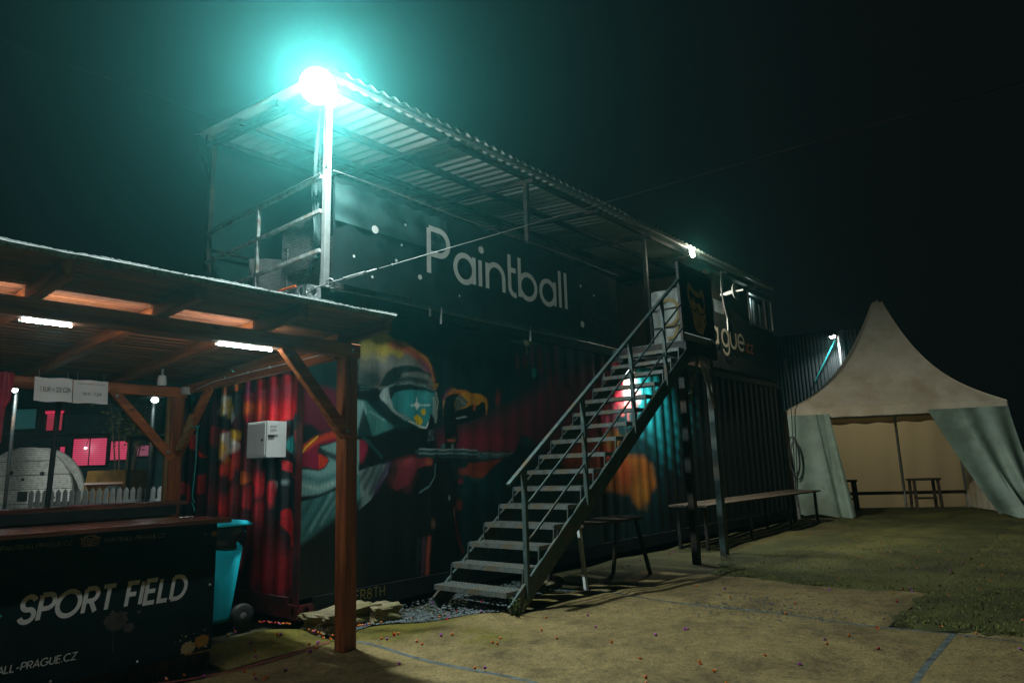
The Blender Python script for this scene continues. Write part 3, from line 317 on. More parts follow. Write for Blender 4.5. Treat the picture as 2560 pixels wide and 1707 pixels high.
def gridpatch(x0, x1, y0, y1, step, top=None, dz=0, skirt=.06, rag=0):
    nx = max(2, int((x1-x0)/step)); ny = max(2, int((y1-y0)/step)); P = []
    for i in range(nx+1):
        x = x0+(x1-x0)*i/nx; yt = top(x) if top else y1; row = []
        for j in range(ny+1):
            y = y0+(yt-y0)*j/ny; e = min(x-x0, x1-x, y-y0, yt-y); 
            xr = x-rag*(1+math.sin(y*7.3)+.7*math.sin(y*17+1)+.5*math.sin(y*41))*max(0, 1-(x-x0)/.6); yr = y+rag*.5*(math.sin(x*9)+.6*math.sin(x*23))*max(0, 1-(yt-y)/.4)
            row.append((xr, yr, hgt(xr,yr)+dz-.012*max(0, 1-e/.05)))
        P.append(row)
    g = G().grid(P)
    rim = [P[i][0] for i in range(nx+1)]+[P[nx][j] for j in range(1,ny+1)]+[P[i][ny] for i in range(nx-1,-1,-1)]+[P[0][j] for j in range(ny-1,0,-1)]
    n = len(rim); g.add(rim+[(x,y,z-skirt) for x,y,z in rim], [(i,n+i,n+(i+1)%n,(i+1)%n) for i in range(n)]); return g
base = G(); B = [-60,-25,-8,-3]+[x*.3-2 for x in range(0,84)]+[25,32,60]; Bx = B; By = [-60,-25,-8]+[x*.3-4 for x in range(0,44)]+[10,14,20,30,60]
base.grid([[(x, y, (hgt(x,y) if -3 < x < 24 and -4.5 < y < 9 else 0)-.05) for y in By] for x in Bx])
ground = tag(obj('ground', base, DIRT, smooth=True), kind='structure')
wav = lambda x: 4.62+.16*math.sin(x*2.1+.5)-.28*math.exp(-((x-4.75)/.35)**2)+.10*math.sin(x*5.3)
for x0, x1, y0, y1, top in ((.2,3.38,1.02,4.62,lambda x: 4.66+.03*math.sin(x*4)), (3.42,5.98,1.02,5,wav), (.2,3.38,-3,.98,None), (3.42,5.98,-3,.98,None),
                            (6.02,7.66,1.43,5,lambda x: 4.5+.12*math.sin(x*2.4)), (6.02,8.8,-3,.98,None), (-4,.16,-3,4.6,None), (2.5,3.36,4.70,5.3,lambda x: 5.25+.10*math.sin(x*5))):
    obj('concrete_slab', gridpatch(x0, x1, y0, y1, .085, top), SLABM, ground, smooth=True)
tur = obj('turf', gridpatch(7.66, 23, 1.42, 5, .12, lambda x: 3.6+.5*math.sin(x*.8)+max(0,x-9)*.12, .012, .03, .06), TURF, ground, smooth=True)
obj('turf', gridpatch(6.14, 22, -5, 1.435, .07, None, .009, .06, .055), TURF, ground, smooth=True)
obj('soil_strip', gridpatch(6.6, 16.5, 3.4, 5.25, .14, lambda x: 5.3, -.012), ground_mat('dark mossy soil', (.07,.06,.03), (.13,.115,.055), (.10,.09,.02), .62, 80), ground, smooth=True)
# turf blades: uncountable
bl = G()
for k in range(19000):
    t = random.random()**1.8
    if random.random() < .72: x = 6.16+t*7-(random.expovariate(14) if random.random() < .3 else 0); y = random.uniform(-2.5, 1.40)+(random.expovariate(14) if random.random() < .08 else 0)
    else: x = 7.68+t*5-(random.expovariate(9) if random.random() < .35 else 0); y = random.uniform(1.5, 3.6)
    z = hgt(x,y)+.008; a = random.uniform(0,6.28); s = random.uniform(.006,.016); h = random.uniform(.008,.024); l = random.uniform(-.02,.02)
    bl.add([(x-s*math.cos(a)/2,y-s*math.sin(a)/2,z),(x+s*math.cos(a)/2,y+s*math.sin(a)/2,z),(x+l*math.sin(a),y-l*math.cos(a),z+h)], [(0,1,2)])
tag(obj('grass', bl, mat('grass blade', (.13,.135,.025), .8, 0, .4, 3, 0)), kind='stuff')
# painted red line across the slab
red = G(); pts = [(1.75,4.83),(2.05,4.72),(2.5,4.575),(2.9,4.60),(3.3,4.63)]
red.grid([[(x, y+s, hgt(x,y+s)+.006) for s in (-.022,.022)] for x, y in [(pts[i][0]+(pts[i+1][0]-pts[i][0])*k/8, pts[i][1]+(pts[i+1][1]-pts[i][1])*k/8) for i in range(4) for k in range(8)]])
tag(obj('painted_line', red, mat('worn red paint', (.16,.03,.02), .8, 0, .5, 30, .2)), kind='structure')
# joint filler, bluish grit pressed in the slab joints
fil = G()
for a, b in (((3.40,-3),(3.40,4.6)), ((6.0,-3),(6.0,4.5)), ((3.42,1.0),(6.0,1.0)), ((.2,1.0),(3.38,1.0))):
    n = 60; P = []
    for i in range(n+1):
        x = a[0]+(b[0]-a[0])*i/n; y = a[1]+(b[1]-a[1])*i/n; d = .0195; dx, dy = (d,0) if a[0] == b[0] else (0,d)
        P.append([(x-dx,y-dy,hgt(x-dx,y-dy)-.011),(x+dx,y+dy,hgt(x+dx,y+dy)-.011)])
    fil.grid(P)
obj('joint_filler', fil, mat('blue grey grit', (.085,.105,.10), .85, 0, .8, 9, .8), ground)
def pebbles(name, n, f, m, smin, smax):
    g = G(); ico = [(0,0,1),(.9,0,.3),(.28,.85,.3),(-.73,.53,.3),(-.73,-.53,.3),(.28,-.85,.3),(0,0,-.6)]
    fs = [(0,i,i%5+1) for i in range(1,6)]+[(6,i%5+1,i) for i in range(1,6)]
    for k in range(n):
        x, y = f(); z = hgt(x,y); s = random.uniform(smin,smax)*(1 if random.random()<.9 else 1.6); a = random.uniform(0,6.28); q = random.uniform(.55,1); ct, st_ = math.cos(a), math.sin(a)
        g.add([(x+s*(p[0]*ct-p[1]*q*st_), y+s*(p[0]*st_+p[1]*q*ct), z+s*.6*p[2]+.0) for p in ico], fs)
    return tag(obj(name, g, m), kind='stuff')
GRAV = mat('bluish gravel', (.075,.095,.10), .55, 0, .7, 40, .2)
def fg():
    while True:
        x = random.uniform(3.5,6.2); lo = wav(x) if x < 6 else 4.4; y = random.uniform(lo-.02, 5.28)
        if random.random() < math.exp(-max(0,y-lo-.35)*2): return x, y
pebbles('gravel', 4200, fg, GRAV, .007, .019)
pebbles('loose_gravel', 750, lambda: (random.gauss(6.15,.32), random.gauss(2.35,.5)), GRAV, .004, .011)
pebbles('scattered_grit', 1300, lambda: (random.uniform(3.5,8.5), random.uniform(-.8,4.3)), mat('dark grit', (.06,.07,.065), .7, 0, .5, 40, 0), .0025, .007)

ll = G()
for k in range(340):
    x = random.uniform(2.2,9); y = random.uniform(-.9,4.5) if k % 3 else random.gauss(4.5,.25)
    if x < 3.4 and y > 4.6: y = 4.4
    z = hgt(x,y)+.007; a = random.uniform(0,6.28); s = random.uniform(.006,.022); d = Vector((math.cos(a),math.sin(a),random.uniform(-.1,.5))); e_ = Vector((-d.y,d.x,random.uniform(-.2,.2)))*random.uniform(.2,.5); p = Vector((x,y,z))
    ll.add([p,p+d*s*.5+e_*s,p+d*s,p+d*s*.5-e_*s], [(0,1,2,3)])
tag(obj('leaf_litter', ll, mat('dry litter', (.22,.13,.05), .8, 0, .7, 9, 0)), kind='stuff')

# ------------------------------------------------------------------ mural painting (flat print on the container steel; far right end also carries shade)
def paint(X, Z, ops, c0, gain):
    C = np.tile(np.array(lin(c0)), (len(X), 1))
    def seg(ax, az, bx, bz):
        dx, dz = bx-ax, bz-az; l = dx*dx+dz*dz+1e-12; t = np.clip(((x-ax)*dx+(z-az)*dz)/l, 0, 1)
        return np.hypot(x-ax-t*dx, z-az-t*dz)
    wob = .010*np.sin(X*31+Z*17)+.008*np.sin(Z*43-X*12)
    for op in ops:
        if op[0] == 'e':
            _, (cx, cz), rx, rz, col, al = op
            s = np.where((abs(X-cx) < rx*1.9) & (abs(Z-cz) < rz*1.9))[0]
            if not len(s): continue
            x, z = X[s], Z[s]; d = np.hypot((x-cx)/rx, (z-cz)/rz)+wob[s]*3+.28*np.sin(x*19+z*11+cx*50)*np.sin(z*17-x*8+cz*30); a = al*(np.clip(1.5-d, 0, 1)**1.2 if al < .9 else np.clip((1.2-d)/.4, 0, 1)); a = np.minimum(a, al); cc = np.array(lin(col))
        else:
            pts = op[1]; pad = (op[3]*2+.05) if op[0] == 'p' else op[2]+op[5]+.03
            px = [p[0] for p in pts]; pz = [p[1] for p in pts]
            s = np.where((X > min(px)-pad) & (X < max(px)+pad) & (Z > min(pz)-pad) & (Z < max(pz)+pad))[0]
            if not len(s): continue
            x, z = X[s]+wob[s]*.25, Z[s]+wob[s]*.25
            if op[0] == 'l':
                d = np.full(len(s), 9.)
                for i in range(len(pts)-1): d = np.minimum(d, seg(*pts[i], *pts[i+1]))
                a = op[4]*np.clip((op[2]/2+op[5]/2-d)/max(op[5],1e-3), 0, 1); cc = np.array(lin(op[3]))
            else:
                d = np.full(len(s), 9.); ins = np.zeros(len(s), bool); n = len(pts)
                for i in range(n):
                    (ax, az), (bx, bz) = pts[i], pts[(i+1) % n]; d = np.minimum(d, seg(ax, az, bx, bz))
                    if az != bz: ins ^= ((az > z) != (bz > z)) & (x < (bx-ax)*(z-az)/(bz-az)+ax)
                sd = np.where(ins, d, -d); a = op[4]*np.clip(sd/(op[3]*(.36 if op[3] <= .06 else 1))+.5, 0, 1); a = a*a*(3-2*a/1.0) if op[4] == 1 else a
                a = np.clip(a, 0, 1); cc = np.array(lin(op[2]))
                if op[5]:
                    (ax, az, bx, bz) = op[6]; t = np.clip(((x-ax)*(bx-ax)+(z-az)*(bz-az))/((bx-ax)**2+(bz-az)**2), 0, 1)[:,None]
                    cc = cc*(1-t)+np.array(lin(op[5]))*t
        C[s] = C[s]*(1-a[:,None])+cc*a[:,None]
    sm = .5+.5*np.sin(X*2.1+1.7*np.sin(Z*2.9+X*.7))*np.sin(Z*2.3+1.3*np.sin(X*3.1)); s2 = .5+.5*np.sin(X*6.3+2*np.sin(Z*4.1))*np.sin(Z*5.7+2*np.sin(X*4.9+1))
    C = C*(.62+.42*sm+.16*s2)[:,None]
    st = 1+.16*np.sin(X*210+3*np.sin(Z*2.3))*np.sin(Z*5+X*37)+.10*rng.standard_normal(len(X))
    return np.clip(C*gain*st[:,None], 0, 1)
def corrug(x0, x1, near, per=.278, depth=.026):
    xs = []; ds = []; k = 0; x = x0
    segs = ((.072,0,0),(.068,0,1),(.070,1,1),(.068,1,0))
    while x < x1-.02:
        for wd, a, b in segs:
            q = wd*per/.278; n = max(1, int(round(q/near(x))))
            for i in range(n):
                xs.append(x+q*i/n); ds.append(depth*(a+(b-a)*i/n))
            x += q
    xs = np.array(xs); ds = np.array(ds); s = xs <= x1; return np.append(xs[s], x1), np.append(ds[s], 0)
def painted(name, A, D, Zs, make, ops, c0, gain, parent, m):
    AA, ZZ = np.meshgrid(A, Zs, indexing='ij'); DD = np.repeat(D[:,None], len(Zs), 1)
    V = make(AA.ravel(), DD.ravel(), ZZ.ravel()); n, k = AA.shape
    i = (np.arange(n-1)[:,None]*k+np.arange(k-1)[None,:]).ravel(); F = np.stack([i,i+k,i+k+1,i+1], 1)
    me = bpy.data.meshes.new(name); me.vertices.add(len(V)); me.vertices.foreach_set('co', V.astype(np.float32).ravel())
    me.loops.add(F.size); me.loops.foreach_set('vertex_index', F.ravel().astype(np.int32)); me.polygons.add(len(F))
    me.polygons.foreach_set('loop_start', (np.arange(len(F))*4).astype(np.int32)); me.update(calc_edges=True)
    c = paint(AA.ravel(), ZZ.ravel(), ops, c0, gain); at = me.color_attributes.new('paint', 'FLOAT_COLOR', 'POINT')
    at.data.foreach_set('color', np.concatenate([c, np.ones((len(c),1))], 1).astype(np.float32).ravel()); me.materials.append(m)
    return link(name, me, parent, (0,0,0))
def muralm(name, rough):
    m, t, b = nt(name); a = t.nodes.new('ShaderNodeVertexColor'); a.layer_name = 'paint'; v = coords(t, (5,5,.6))
    n = noise(t, 3, 9, v, .7); f = ramp(t, n, [(.56,(0,0,0)),(.74,(1,1,1))]); c = mixc(t, f, a.outputs[0], (.02,.025,.025)); c = mixc(t, .45, a.outputs[0], c)
    L(t, c, b.inputs['Base Color']); b.inputs['Roughness'].default_value = rough; bump(t, b, noise(t, 30, 5, coords(t)), .25, .003); return m

# ------------------------------------------------------------------ shipping container
X0, X1, Y0, Y1, ZB, ZT = 3.41, 15.6, 5.30, 7.74, .06, 2.95
ct = thing('shipping_container', (X0, Y0, 0), 'long steel shipping container sprayed with a mural of masked players', 'container')
MUR = muralm('sprayed mural paint', .5)
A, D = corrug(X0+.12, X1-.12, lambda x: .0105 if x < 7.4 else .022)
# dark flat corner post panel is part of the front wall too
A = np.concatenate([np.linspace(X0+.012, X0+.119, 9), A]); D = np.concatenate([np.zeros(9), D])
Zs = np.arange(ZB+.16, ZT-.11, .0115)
painted('front_wall', A, D, Zs, lambda a, d, z: np.stack([a, Y0+.012+d*np.where(a<8.1,.22,1.15), z], 1), [('p',[(9.6,-1),(17,-1),(17,4),(10.1,4)],(4,12,14),.9,1,None,None)]+FRONT_PAINT, (7,42,44), 1.15, ct, MUR)  # first shape darkens the far right wall: shade put into the paint
A, D = corrug(0, 2.24, lambda x: .014, .226, .05)
A = Y0+.10+A
A = np.concatenate([np.linspace(Y0+.012, Y0+.099, 7), A]); D = np.concatenate([np.zeros(7), D])
painted('end_wall', A, D, Zs, lambda a, d, z: np.stack([X0+.012+d, a, z], 1), END_PAINT, (60,12,26), 1.15, ct, MUR)
DKT = mat('dark teal container paint', (.012,.055,.055), .5, .1, .4, 8, .2, dirt=(.05,.03,.02))
DKR = mat('dark red container paint', (.10,.012,.016), .5, .1, .5, 6, .2, dirt=(.02,.02,.02))
GREYS = mat('worn grey container steel', (.30,.34,.34), .5, .2, .4, 22, .3, dirt=(.06,.09,.09), dscale=9)
for x0, z0, z1 in ((0, ZT-.11, ZT),):
    obj('top_rail', G().box((X0+.14,Y0-.002,z0),(X1-.14,Y0+.08,z1)), DKT, ct)
obj('bottom_rail', G().box((X0+.14,Y0-.004,ZB),(X1-.14,Y0+.1,ZB+.165)), BLACKW, ct)
obj('end_top_rail', G().box((X0-.002,Y0+.16,ZT-.055),(X0+.08,Y1-.16,ZT+.0)), GREYS, ct)
for y in (5.62,5.86,6.12,6.4,6.7,7.0,7.3): obj('end_rail_stub', G().box((X0+.01,y,ZT-.13),(X0+.05,y+.05,ZT-.054)), GREYS, ct)
obj('end_bottom_rail', G().box((X0-.004,Y0+.16,ZB),(X0+.1,Y1-.16,ZB+.165)), DKR, ct)
obj('back_wall', G().box((X0+.1,Y1-.05,ZB+.1),(X1-.1,Y1-.01,ZT-.02)), DKT, ct)
obj('far_end_wall', G().box((X1-.06,Y0+.1,ZB+.1),(X1-.02,Y1-.1,ZT-.02)), BLACKW, ct)
obj('deck', G().box((X0+.09,Y0+.09,ZT-.07),(X1-.01,Y1-.01,ZT-.005)), OLDW, ct)
obj('floor', G().box((X0+.11,Y0+.11,ZB),(X1-.11,Y1-.06,ZB+.12)), BLACKW, ct)
def casting(x, y, z, m, fx, fy):
    # corner casting: a block whose outer faces carry a real oval hole
    g = G(); sx, sy, sz = .16, .16, .12
    x0 = x if fx < 0 else x-sx; y0 = y if fy < 0 else y-sy
    def face(o, u, v, nn, w_, h_):
        n = 20; o = Vector(o); u = Vector(u); v = Vector(v); nn = Vector(nn); out = []; el = []; dp = []
        for k in range(n):
            t = 2*math.pi*k/n; c, s = math.cos(t), math.sin(t); m_ = max(abs(c), abs(s))
            out.append(o+u*(w_/2*(1+c/m_))+v*(h_/2*(1+s/m_))); e = o+u*(w_/2+w_*.20*c)+v*(h_/2+h_*.36*s); el.append(e); dp.append(e-nn*.03)
        g.add(out+el+dp, [(k,(k+1)%n,n+(k+1)%n,n+k) for k in range(n)]+[(n+k,n+(k+1)%n,2*n+(k+1)%n,2*n+k) for k in range(n)]+[tuple(range(2*n,3*n))])
    yo = y0 if fy < 0 else y0+sy; xo = x0 if fx < 0 else x0+sx
    face((x0,yo,z),(1,0,0),(0,0,1),(0,fy,0),sx,sz); face((xo,y0,z),(0,1,0),(0,0,1),(fx,0,0),sy,sz)
    yi = y0+sy if fy < 0 else y0; xi = x0+sx if fx < 0 else x0
    g.add([(x0,yi,z),(x0+sx,yi,z),(x0+sx,yi,z+sz),(x0,yi,z+sz)], [(0,1,2,3)]); g.add([(xi,y0,z),(xi,y0+sy,z),(xi,y0+sy,z+sz),(xi,y0,z+sz)], [(0,1,2,3)])
    g.add([(x0,y0,z+sz),(x0+sx,y0,z+sz),(x0+sx,y0+sy,z+sz),(x0,y0+sy,z+sz)], [(0,1,2,3)]); g.add([(x0,y0,z),(x0+sx,y0,z),(x0+sx,y0+sy,z),(x0,y0+sy,z)], [(0,3,2,1)])
    return obj('corner_casting', g, m, ct)
e = .006
casting(X0-e, Y0-e, ZT-.118+e, GREYS, -1, -1); casting(X0-e, Y1+e, ZT-.118+e, GREYS, -1, 1); casting(X1+e, Y0-e, ZT-.118+e, DKT, 1, -1)
casting(X0-e, Y0-e, ZB-e, DKR, -1, -1); casting(X0-e, Y1+e, ZB-e, DKR, -1, 1); casting(X1+e, Y0-e, ZB-e, BLACKW, 1, -1)
obj('corner_post', G().box((X0+.004,Y0+.006,ZB+.11),(X0+.011,Y0+.10,ZT-.12)), DKR, ct)
obj('corner_post', G().box((X1-.12,Y0+.004,ZB+.11),(X1-.004,Y0+.11,ZT-.12)), BLACKW, ct)
sg = text(G(), 'ER8TH', (3.98,Y0-.010,.125), (1,0,0), (0,0,1), .085, .12, .2)
obj('signature', sg, mat('yellow signature paint', (.22,.17,.03), .6, 0, .3, 20, 0), ct)
# ------------------------------------------------------------------ canopy over the container deck
zr = lambda y: 5.045+(y-5.05)*.105
cn = thing('roof_canopy', (3.55,5.27,ZT), 'steel framed canopy with a corrugated roof standing on the container', 'canopy')
PX = (3.585, 6.63, 9.70, 12.75, 15.0)
pm = {}
for i, x in enumerate(PX):
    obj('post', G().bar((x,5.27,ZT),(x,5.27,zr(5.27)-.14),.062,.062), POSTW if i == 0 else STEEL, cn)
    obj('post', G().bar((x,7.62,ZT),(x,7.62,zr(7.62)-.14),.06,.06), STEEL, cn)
for y in (5.27, 6.08, 6.86, 7.62):
    obj('purlin', G().bar((3.5,y,zr(y)-.065),(15.06,y,zr(y)-.065),.05,.07), STEEL, cn)
xs = [3.585+1.5225*k for k in range(8)]
for x in xs:
    obj('rafter', G().bar((x,5.12,zr(5.12)-.13),(x,7.75,zr(7.75)-.13),.06,.06), STEEL, cn)
obj('brace', G().bar((3.56,7.62,4.75),(3.56,7.95,zr(7.9)-.12),.035,.035), STEEL, cn)
obj('eave_angle', G().bar((3.46,5.09,zr(5.09)-.05),(15.08,5.09,zr(5.09)-.05),.05,.03), GALV, cn)
x = 3.44; sw = .90; k = 0
while x < 15.0:
    x1 = min(x+sw+.03, 15.1); n = int((x1-x)/.0125); P = []
    for i in range(n+1):
        xx = x+(x1-x)*i/n; dz = .016*math.sin(2*math.pi*xx/.15)+(.0035 if k % 2 else 0); yf = 5.05+.012*math.sin(k*2.3)
        P.append([(xx, y, zr(y)+dz) for y in (yf, 6.4, 7.8)])
    g = G().grid(P); g.grid([[(p[0],p[1],p[2]-.004) for p in row] for row in P][::-1])
    obj('roof_sheet', g, SHEET, cn, smooth=True); x += sw; k += 1
# left end railing
rl = thing('railing', (3.555,6.4,ZT), 'rusty three bar railing at the left end of the container deck', 'railing')
RUSTY = mat('rusty painted rail', (.42,.46,.45), .6, .1, .4, 18, .2, dirt=(.22,.14,.09), dscale=6)
for z in (4.045, 3.70, 3.31): obj('rail', G().bar((3.555,5.31,z),(3.555,7.59,z-.004),.035,.035), RUSTY, rl)
obj('upright', G().bar((3.555,6.45,ZT),(3.555,6.45,4.03),.035,.035), RUSTY, rl)
obj('lace', G().tube([(3.53,y,4.068+.003*math.sin(y*23)) for y in np.linspace(5.3,7.55,40)], .006, 5), POSTW, rl)
br = thing('back_railing', (3.6,7.58,ZT), 'back railing of the container deck in front of the shade net', 'railing')
for z in (3.85, 3.45): obj('rail', G().bar((3.6,7.56,z),(12,7.56,z),.03,.03), STEEL, br)
for x in (5.1,6.6,8.2,9.7): obj('upright', G().bar((x,7.56,ZT),(x,7.56,3.85),.03,.03), STEEL, br)
# shade nets
def cloth(g, P): return g.grid(P)
net = G().grid([[(x, 7.70+.02*math.sin(x*3.1+z*4), z) for z in np.linspace(3.0,5.18,14)] for x in np.linspace(3.62,12.1,60)])
tag(obj('shade_net', net, sheer('green shade net', (.05,.20,.19), .42), None, True), 'translucent green shade net closing the back of the container deck', 'netting')
dn = G(); P = []
for i in range(27):
    t = i/26; c = Vector((3.64,5.36,4.98)).lerp(Vector((3.64,5.46,4.0)), min(1,t*1.6)) if t < .62 else Vector((3.64,5.46,4.02)).lerp(Vector((3.66,5.50,3.30)), (t-.62)/.38)
    wv_ = .03+.13*math.sin(min(1,t*1.2)*3.14)**1
    P.append([(c.x+.035*math.sin(k*1.3+t*5), c.y+wv_*(k/8-.2), c.z+.01*math.sin(k*2+t*9)) for k in range(11)])
dn.grid(P); P = []
for i in range(25):
    t = i/24; c = Vector((3.66,5.36,3.50)).lerp(Vector((3.80,6.35,2.97)), t); c.z -= .10*math.sin(t*3.14); wv_ = .10+.12*math.sin(t*3.14)
    P.append([(c.x+.03*math.sin(k*1.4+t*4), c.y+wv_*(k/8-.5)*.6, c.z+wv_*(k/8-.5)*-.8) for k in range(9)])
dn.grid(P)
tag(obj('gathered_net', dn, sheer('gathered net', (.10,.18,.18), .7), None, True, (3.64,5.4,3.3)), 'gathered pale net tied to the lamp post of the canopy', 'netting')

# wicker armchairs on the deck
def wickm():
    m, t, b = nt('wicker weave'); v = coords(t, (1,1,1))
    wv1 = t.nodes.new('ShaderNodeTexBrick'); wv1.inputs['Scale'].default_value = 14; wv1.inputs['Color1'].default_value = (.27,.29,.28,1); wv1.inputs['Color2'].default_value = (.14,.15,.15,1)
    wv1.inputs['Mortar'].default_value = (.012,.015,.015,1); wv1.inputs['Mortar Size'].default_value = .05
    cx = t.nodes.new('ShaderNodeSeparateXYZ'); L(t, v, cx.inputs[0]); ad = t.nodes.new('ShaderNodeMath'); L(t, cx.outputs[0], ad.inputs[0]); L(t, cx.outputs[1], ad.inputs[1])
    cb = t.nodes.new('ShaderNodeCombineXYZ'); L(t, ad.outputs[0], cb.inputs[0]); L(t, cx.outputs[2], cb.inputs[1]); L(t, cb.outputs[0], wv1.inputs['Vector'])
    L(t, wv1.outputs['Color'], b.inputs['Base Color']); b.inputs['Roughness'].default_value = .6; bump(t, b, wv1.outputs['Fac'], -.6, .006); return m
WICK = wickm()
def wicker(loc, rz, label, s=1):
    t = thing('wicker_armchair', loc, label, 'armchair', 'wicker armchairs on the container deck'); t.rotation_euler.z = rz; t.scale = (s,s,s)
    def part(n, g):
        o = bpy.data.objects.new(n, mesh(g, n, WICK)); COL.objects.link(o); o.parent = t; return o
    def panel(a, b, th, up, curve=0):
        g = G(); a = Vector(a); b = Vector(b); d = (b-a); nrm = d.cross(Vector((0,0,1))).normalized()*th; P = []
        for i in range(9):
            u = i/8; c = a+d*u+nrm/th*curve*math.sin(u*3.14); h = up+.04*math.sin(u*3.14)
            P.append([c, c+Vector((0,0,h)), c+nrm+Vector((0,0,h)), c+nrm])
        return g.grid(P)
    part('backrest', panel((-.34,.30,.02),(.34,.30,.02),.07,.80,.05)); part('armrest', panel((-.34,-.36,.02),(-.34,.30,.02),.08,.56)); part('armrest', panel((.26,-.36,.02),(.26,.30,.02),.08,.56))
    part('seat', G().box((-.27,-.36,.30),(.27,.30,.42))); part('apron', G().box((-.28,-.355,.02),(.28,-.33,.30)))
wicker((3.98,5.82,ZT), R(95), 'large grey wicker armchair right beside the lamp post')
wicker((4.15,7.08,ZT), R(150), 'smaller looking wicker armchair behind the middle of the left railing', .86)

# ------------------------------------------------------------------ the Paintball banner
def banner(name, x0, x1, z0, z1, y, label, m, am=.008):
    g = G(); P = []
    for i in range(41):
        u = i/40; P.append([(x0+(x1-x0)*u, y+am*math.sin(u*23+v*3)*math.sin(v*3.1)+am*.6*math.sin(v*9+u*5), z0+(z1-z0)*v-.012*math.sin(v*3.14*0+u*40)*v) for v in np.linspace(0,1,12)])
    g.grid(P); return g
bn = thing('banner', (3.62,5.2,2.99), 'long dark banner reading Paintball along the deck edge', 'banner')
obj('vinyl', banner('b', 3.62, 5.02, 3.0, 4.06, 5.205, '', None), BLACKV, bn, True)
obj('vinyl', banner('b', 5.0, 8.62, 2.99, 4.05, 5.195, '', None, .004), BLACKV, bn, True)
obj('folded_hem', banner('b', 3.63, 5.1, 3.60, 3.98, 5.188, '', None, .012), mat('teal banner hem', (.03,.075,.075), .6, 0, .3, 7, .2), bn, True)
h = .5; yb = 5.165
letters(bn, LETTER, 'Paintball', (4.80,yb,3.315), (1,0,0), (0,0,1), h, .125, .1, 0, xs=(.0,.395,.80,.92,1.29,1.51,1.93,2.345,2.475))
def dot(x, z, r): obj('dot', G().add([(x+r*math.cos(t), yb-.003, z+r*math.sin(t)) for t in [2*math.pi*k/18 for k in range(18)]], [tuple(range(18))]), LETTER, bn)
for x, z, r in ((5.62,3.755,.045),(4.08,3.61,.042),(4.47,3.76,.014),(4.67,3.24,.028),(7.63,3.16,.045),(7.63,3.70,.022),(3.83,3.28,.014),(4.35,3.35,.016),(4.42,3.53,.012),(4.30,3.30,.012),(5.25,3.14,.012),(7.95,3.62,.018),(4.05,3.12,.014),(4.75,3.5,.01)): dot(x, z, r)
obj('top_rope', G().tube([(x, 5.19, 4.075+.01*math.sin(x*2)) for x in np.linspace(3.6,8.7,40)], .009, 6), GALV, bn)
for x in (5.02, 6.55): obj('hanging_strap', G().bar((x,5.22,2.80),(x,5.22,2.99),.012,.03), GALV, bn)
obj('tie_strap', G().bar((4.86,5.215,2.86),(4.86,5.215,2.99),.025,.006), GALV, bn)
b2 = thing('banner', (9.4,5.2,2.99), 'dark banner reading Prague.cz right of the stair gate', 'banner')
obj('vinyl', banner('b', 9.45, 15.2, 2.98, 4.03, 5.205, '', None, .003), BLACKW, b2, True)
letters(b2, mat('cream lettering', (.42,.40,.30), .5, 0, .15, 6, 0), 'Prague', (10.95,5.185,3.435), (1,0,0), (0,0,1), .5, .115, .1, 0, xs=(.22,.65,.90,1.385,1.775,2.14))
letters(b2, mat('orange lettering', (.45,.13,.04), .5, 0, .15, 6, 0), '.cz', (13.46,5.185,3.435), (1,0,0), (0,0,1), .26, .12, .14)
# cables
cb = thing('edge_cable', (3.62,5.24,2.945), 'thin pale cable running along the top edge of the container', 'cable')
obj('wire', G().tube([(x, 5.283, 2.955+.006*math.sin(x*1.9)) for x in np.linspace(3.6,9.1,50)], .008, 6), GALV, cb)
tag(obj('orange_cord', G().tube([(3.40,5.46,2.965),(3.39,5.7,2.965),(3.40,6.0,2.952),(3.39,6.4,2.962),(3.40,6.9,2.955)], .011, 7), mat('orange cord', (.75,.12,.02), .5, 0, .1, 9, 0), base=(3.4,5.46,2.96)), 'orange cord lying on the top end rail of the container', 'cord')
gw = thing('guy_wire', (3.42,5.28,2.90), 'taut steel guy wire with turnbuckle hooked to the container corner', 'wire')
A0 = Vector((3.30,5.03,2.845)); A1 = Vector((5.17,1.69,3.60)); dA = (A1-A0); dn_ = dA.normalized(); far = A0+dA*2.6
obj('wire', G().tube([A0+dn_*.62, A1, far], .0035, 6), STEEL, gw)
obj('anchor_loop', G().tube([(3.40,5.285,2.88),(3.37,5.22,2.845),A0+dn_*.02+Vector((.0,.0,-.012)),A0+dn_*.13], .006, 6), GALV, gw)
obj('anchor_hook', G().tube([(3.42,5.27,2.905),(3.37,5.20,2.875),A0+dn_*.14], .006, 6), GALV, gw)
ring = [A0+dn_*.16+dn_*(.035*math.cos(t))+Vector((0,0,1))*(.035*math.sin(t)) for t in np.linspace(-2.6,2.6,14)]
obj('hook', G().tube(ring, .008, 7), GALV, gw)
tb = G(); q = dn_.cross(Vector((0,0,1))).normalized()
for s in (-1,1): tb.tube([A0+dn_*.30+q*.016*s, A0+dn_*.50+q*.016*s], .008, 7)
tb.tube([A0+dn_*.17, A0+dn_*.32], .008, 7); tb.tube([A0+dn_*.48, A0+dn_*.60], .008, 7)
for a in (.30,.495): tb.bar(A0+dn_*a-q*.022, A0+dn_*a+q*.022, .02, .02)
obj('turnbuckle', tb, GALV, gw)
tag(obj('overhead_cable', G().tube([(-6+i*1.3, 13-i*.5, 8.6-.29*i+.0) for i in range(9)], .006, 5), RUB, base=(-6,13,8.6)), 'thin dark cable high above the bar on the left', 'cable')

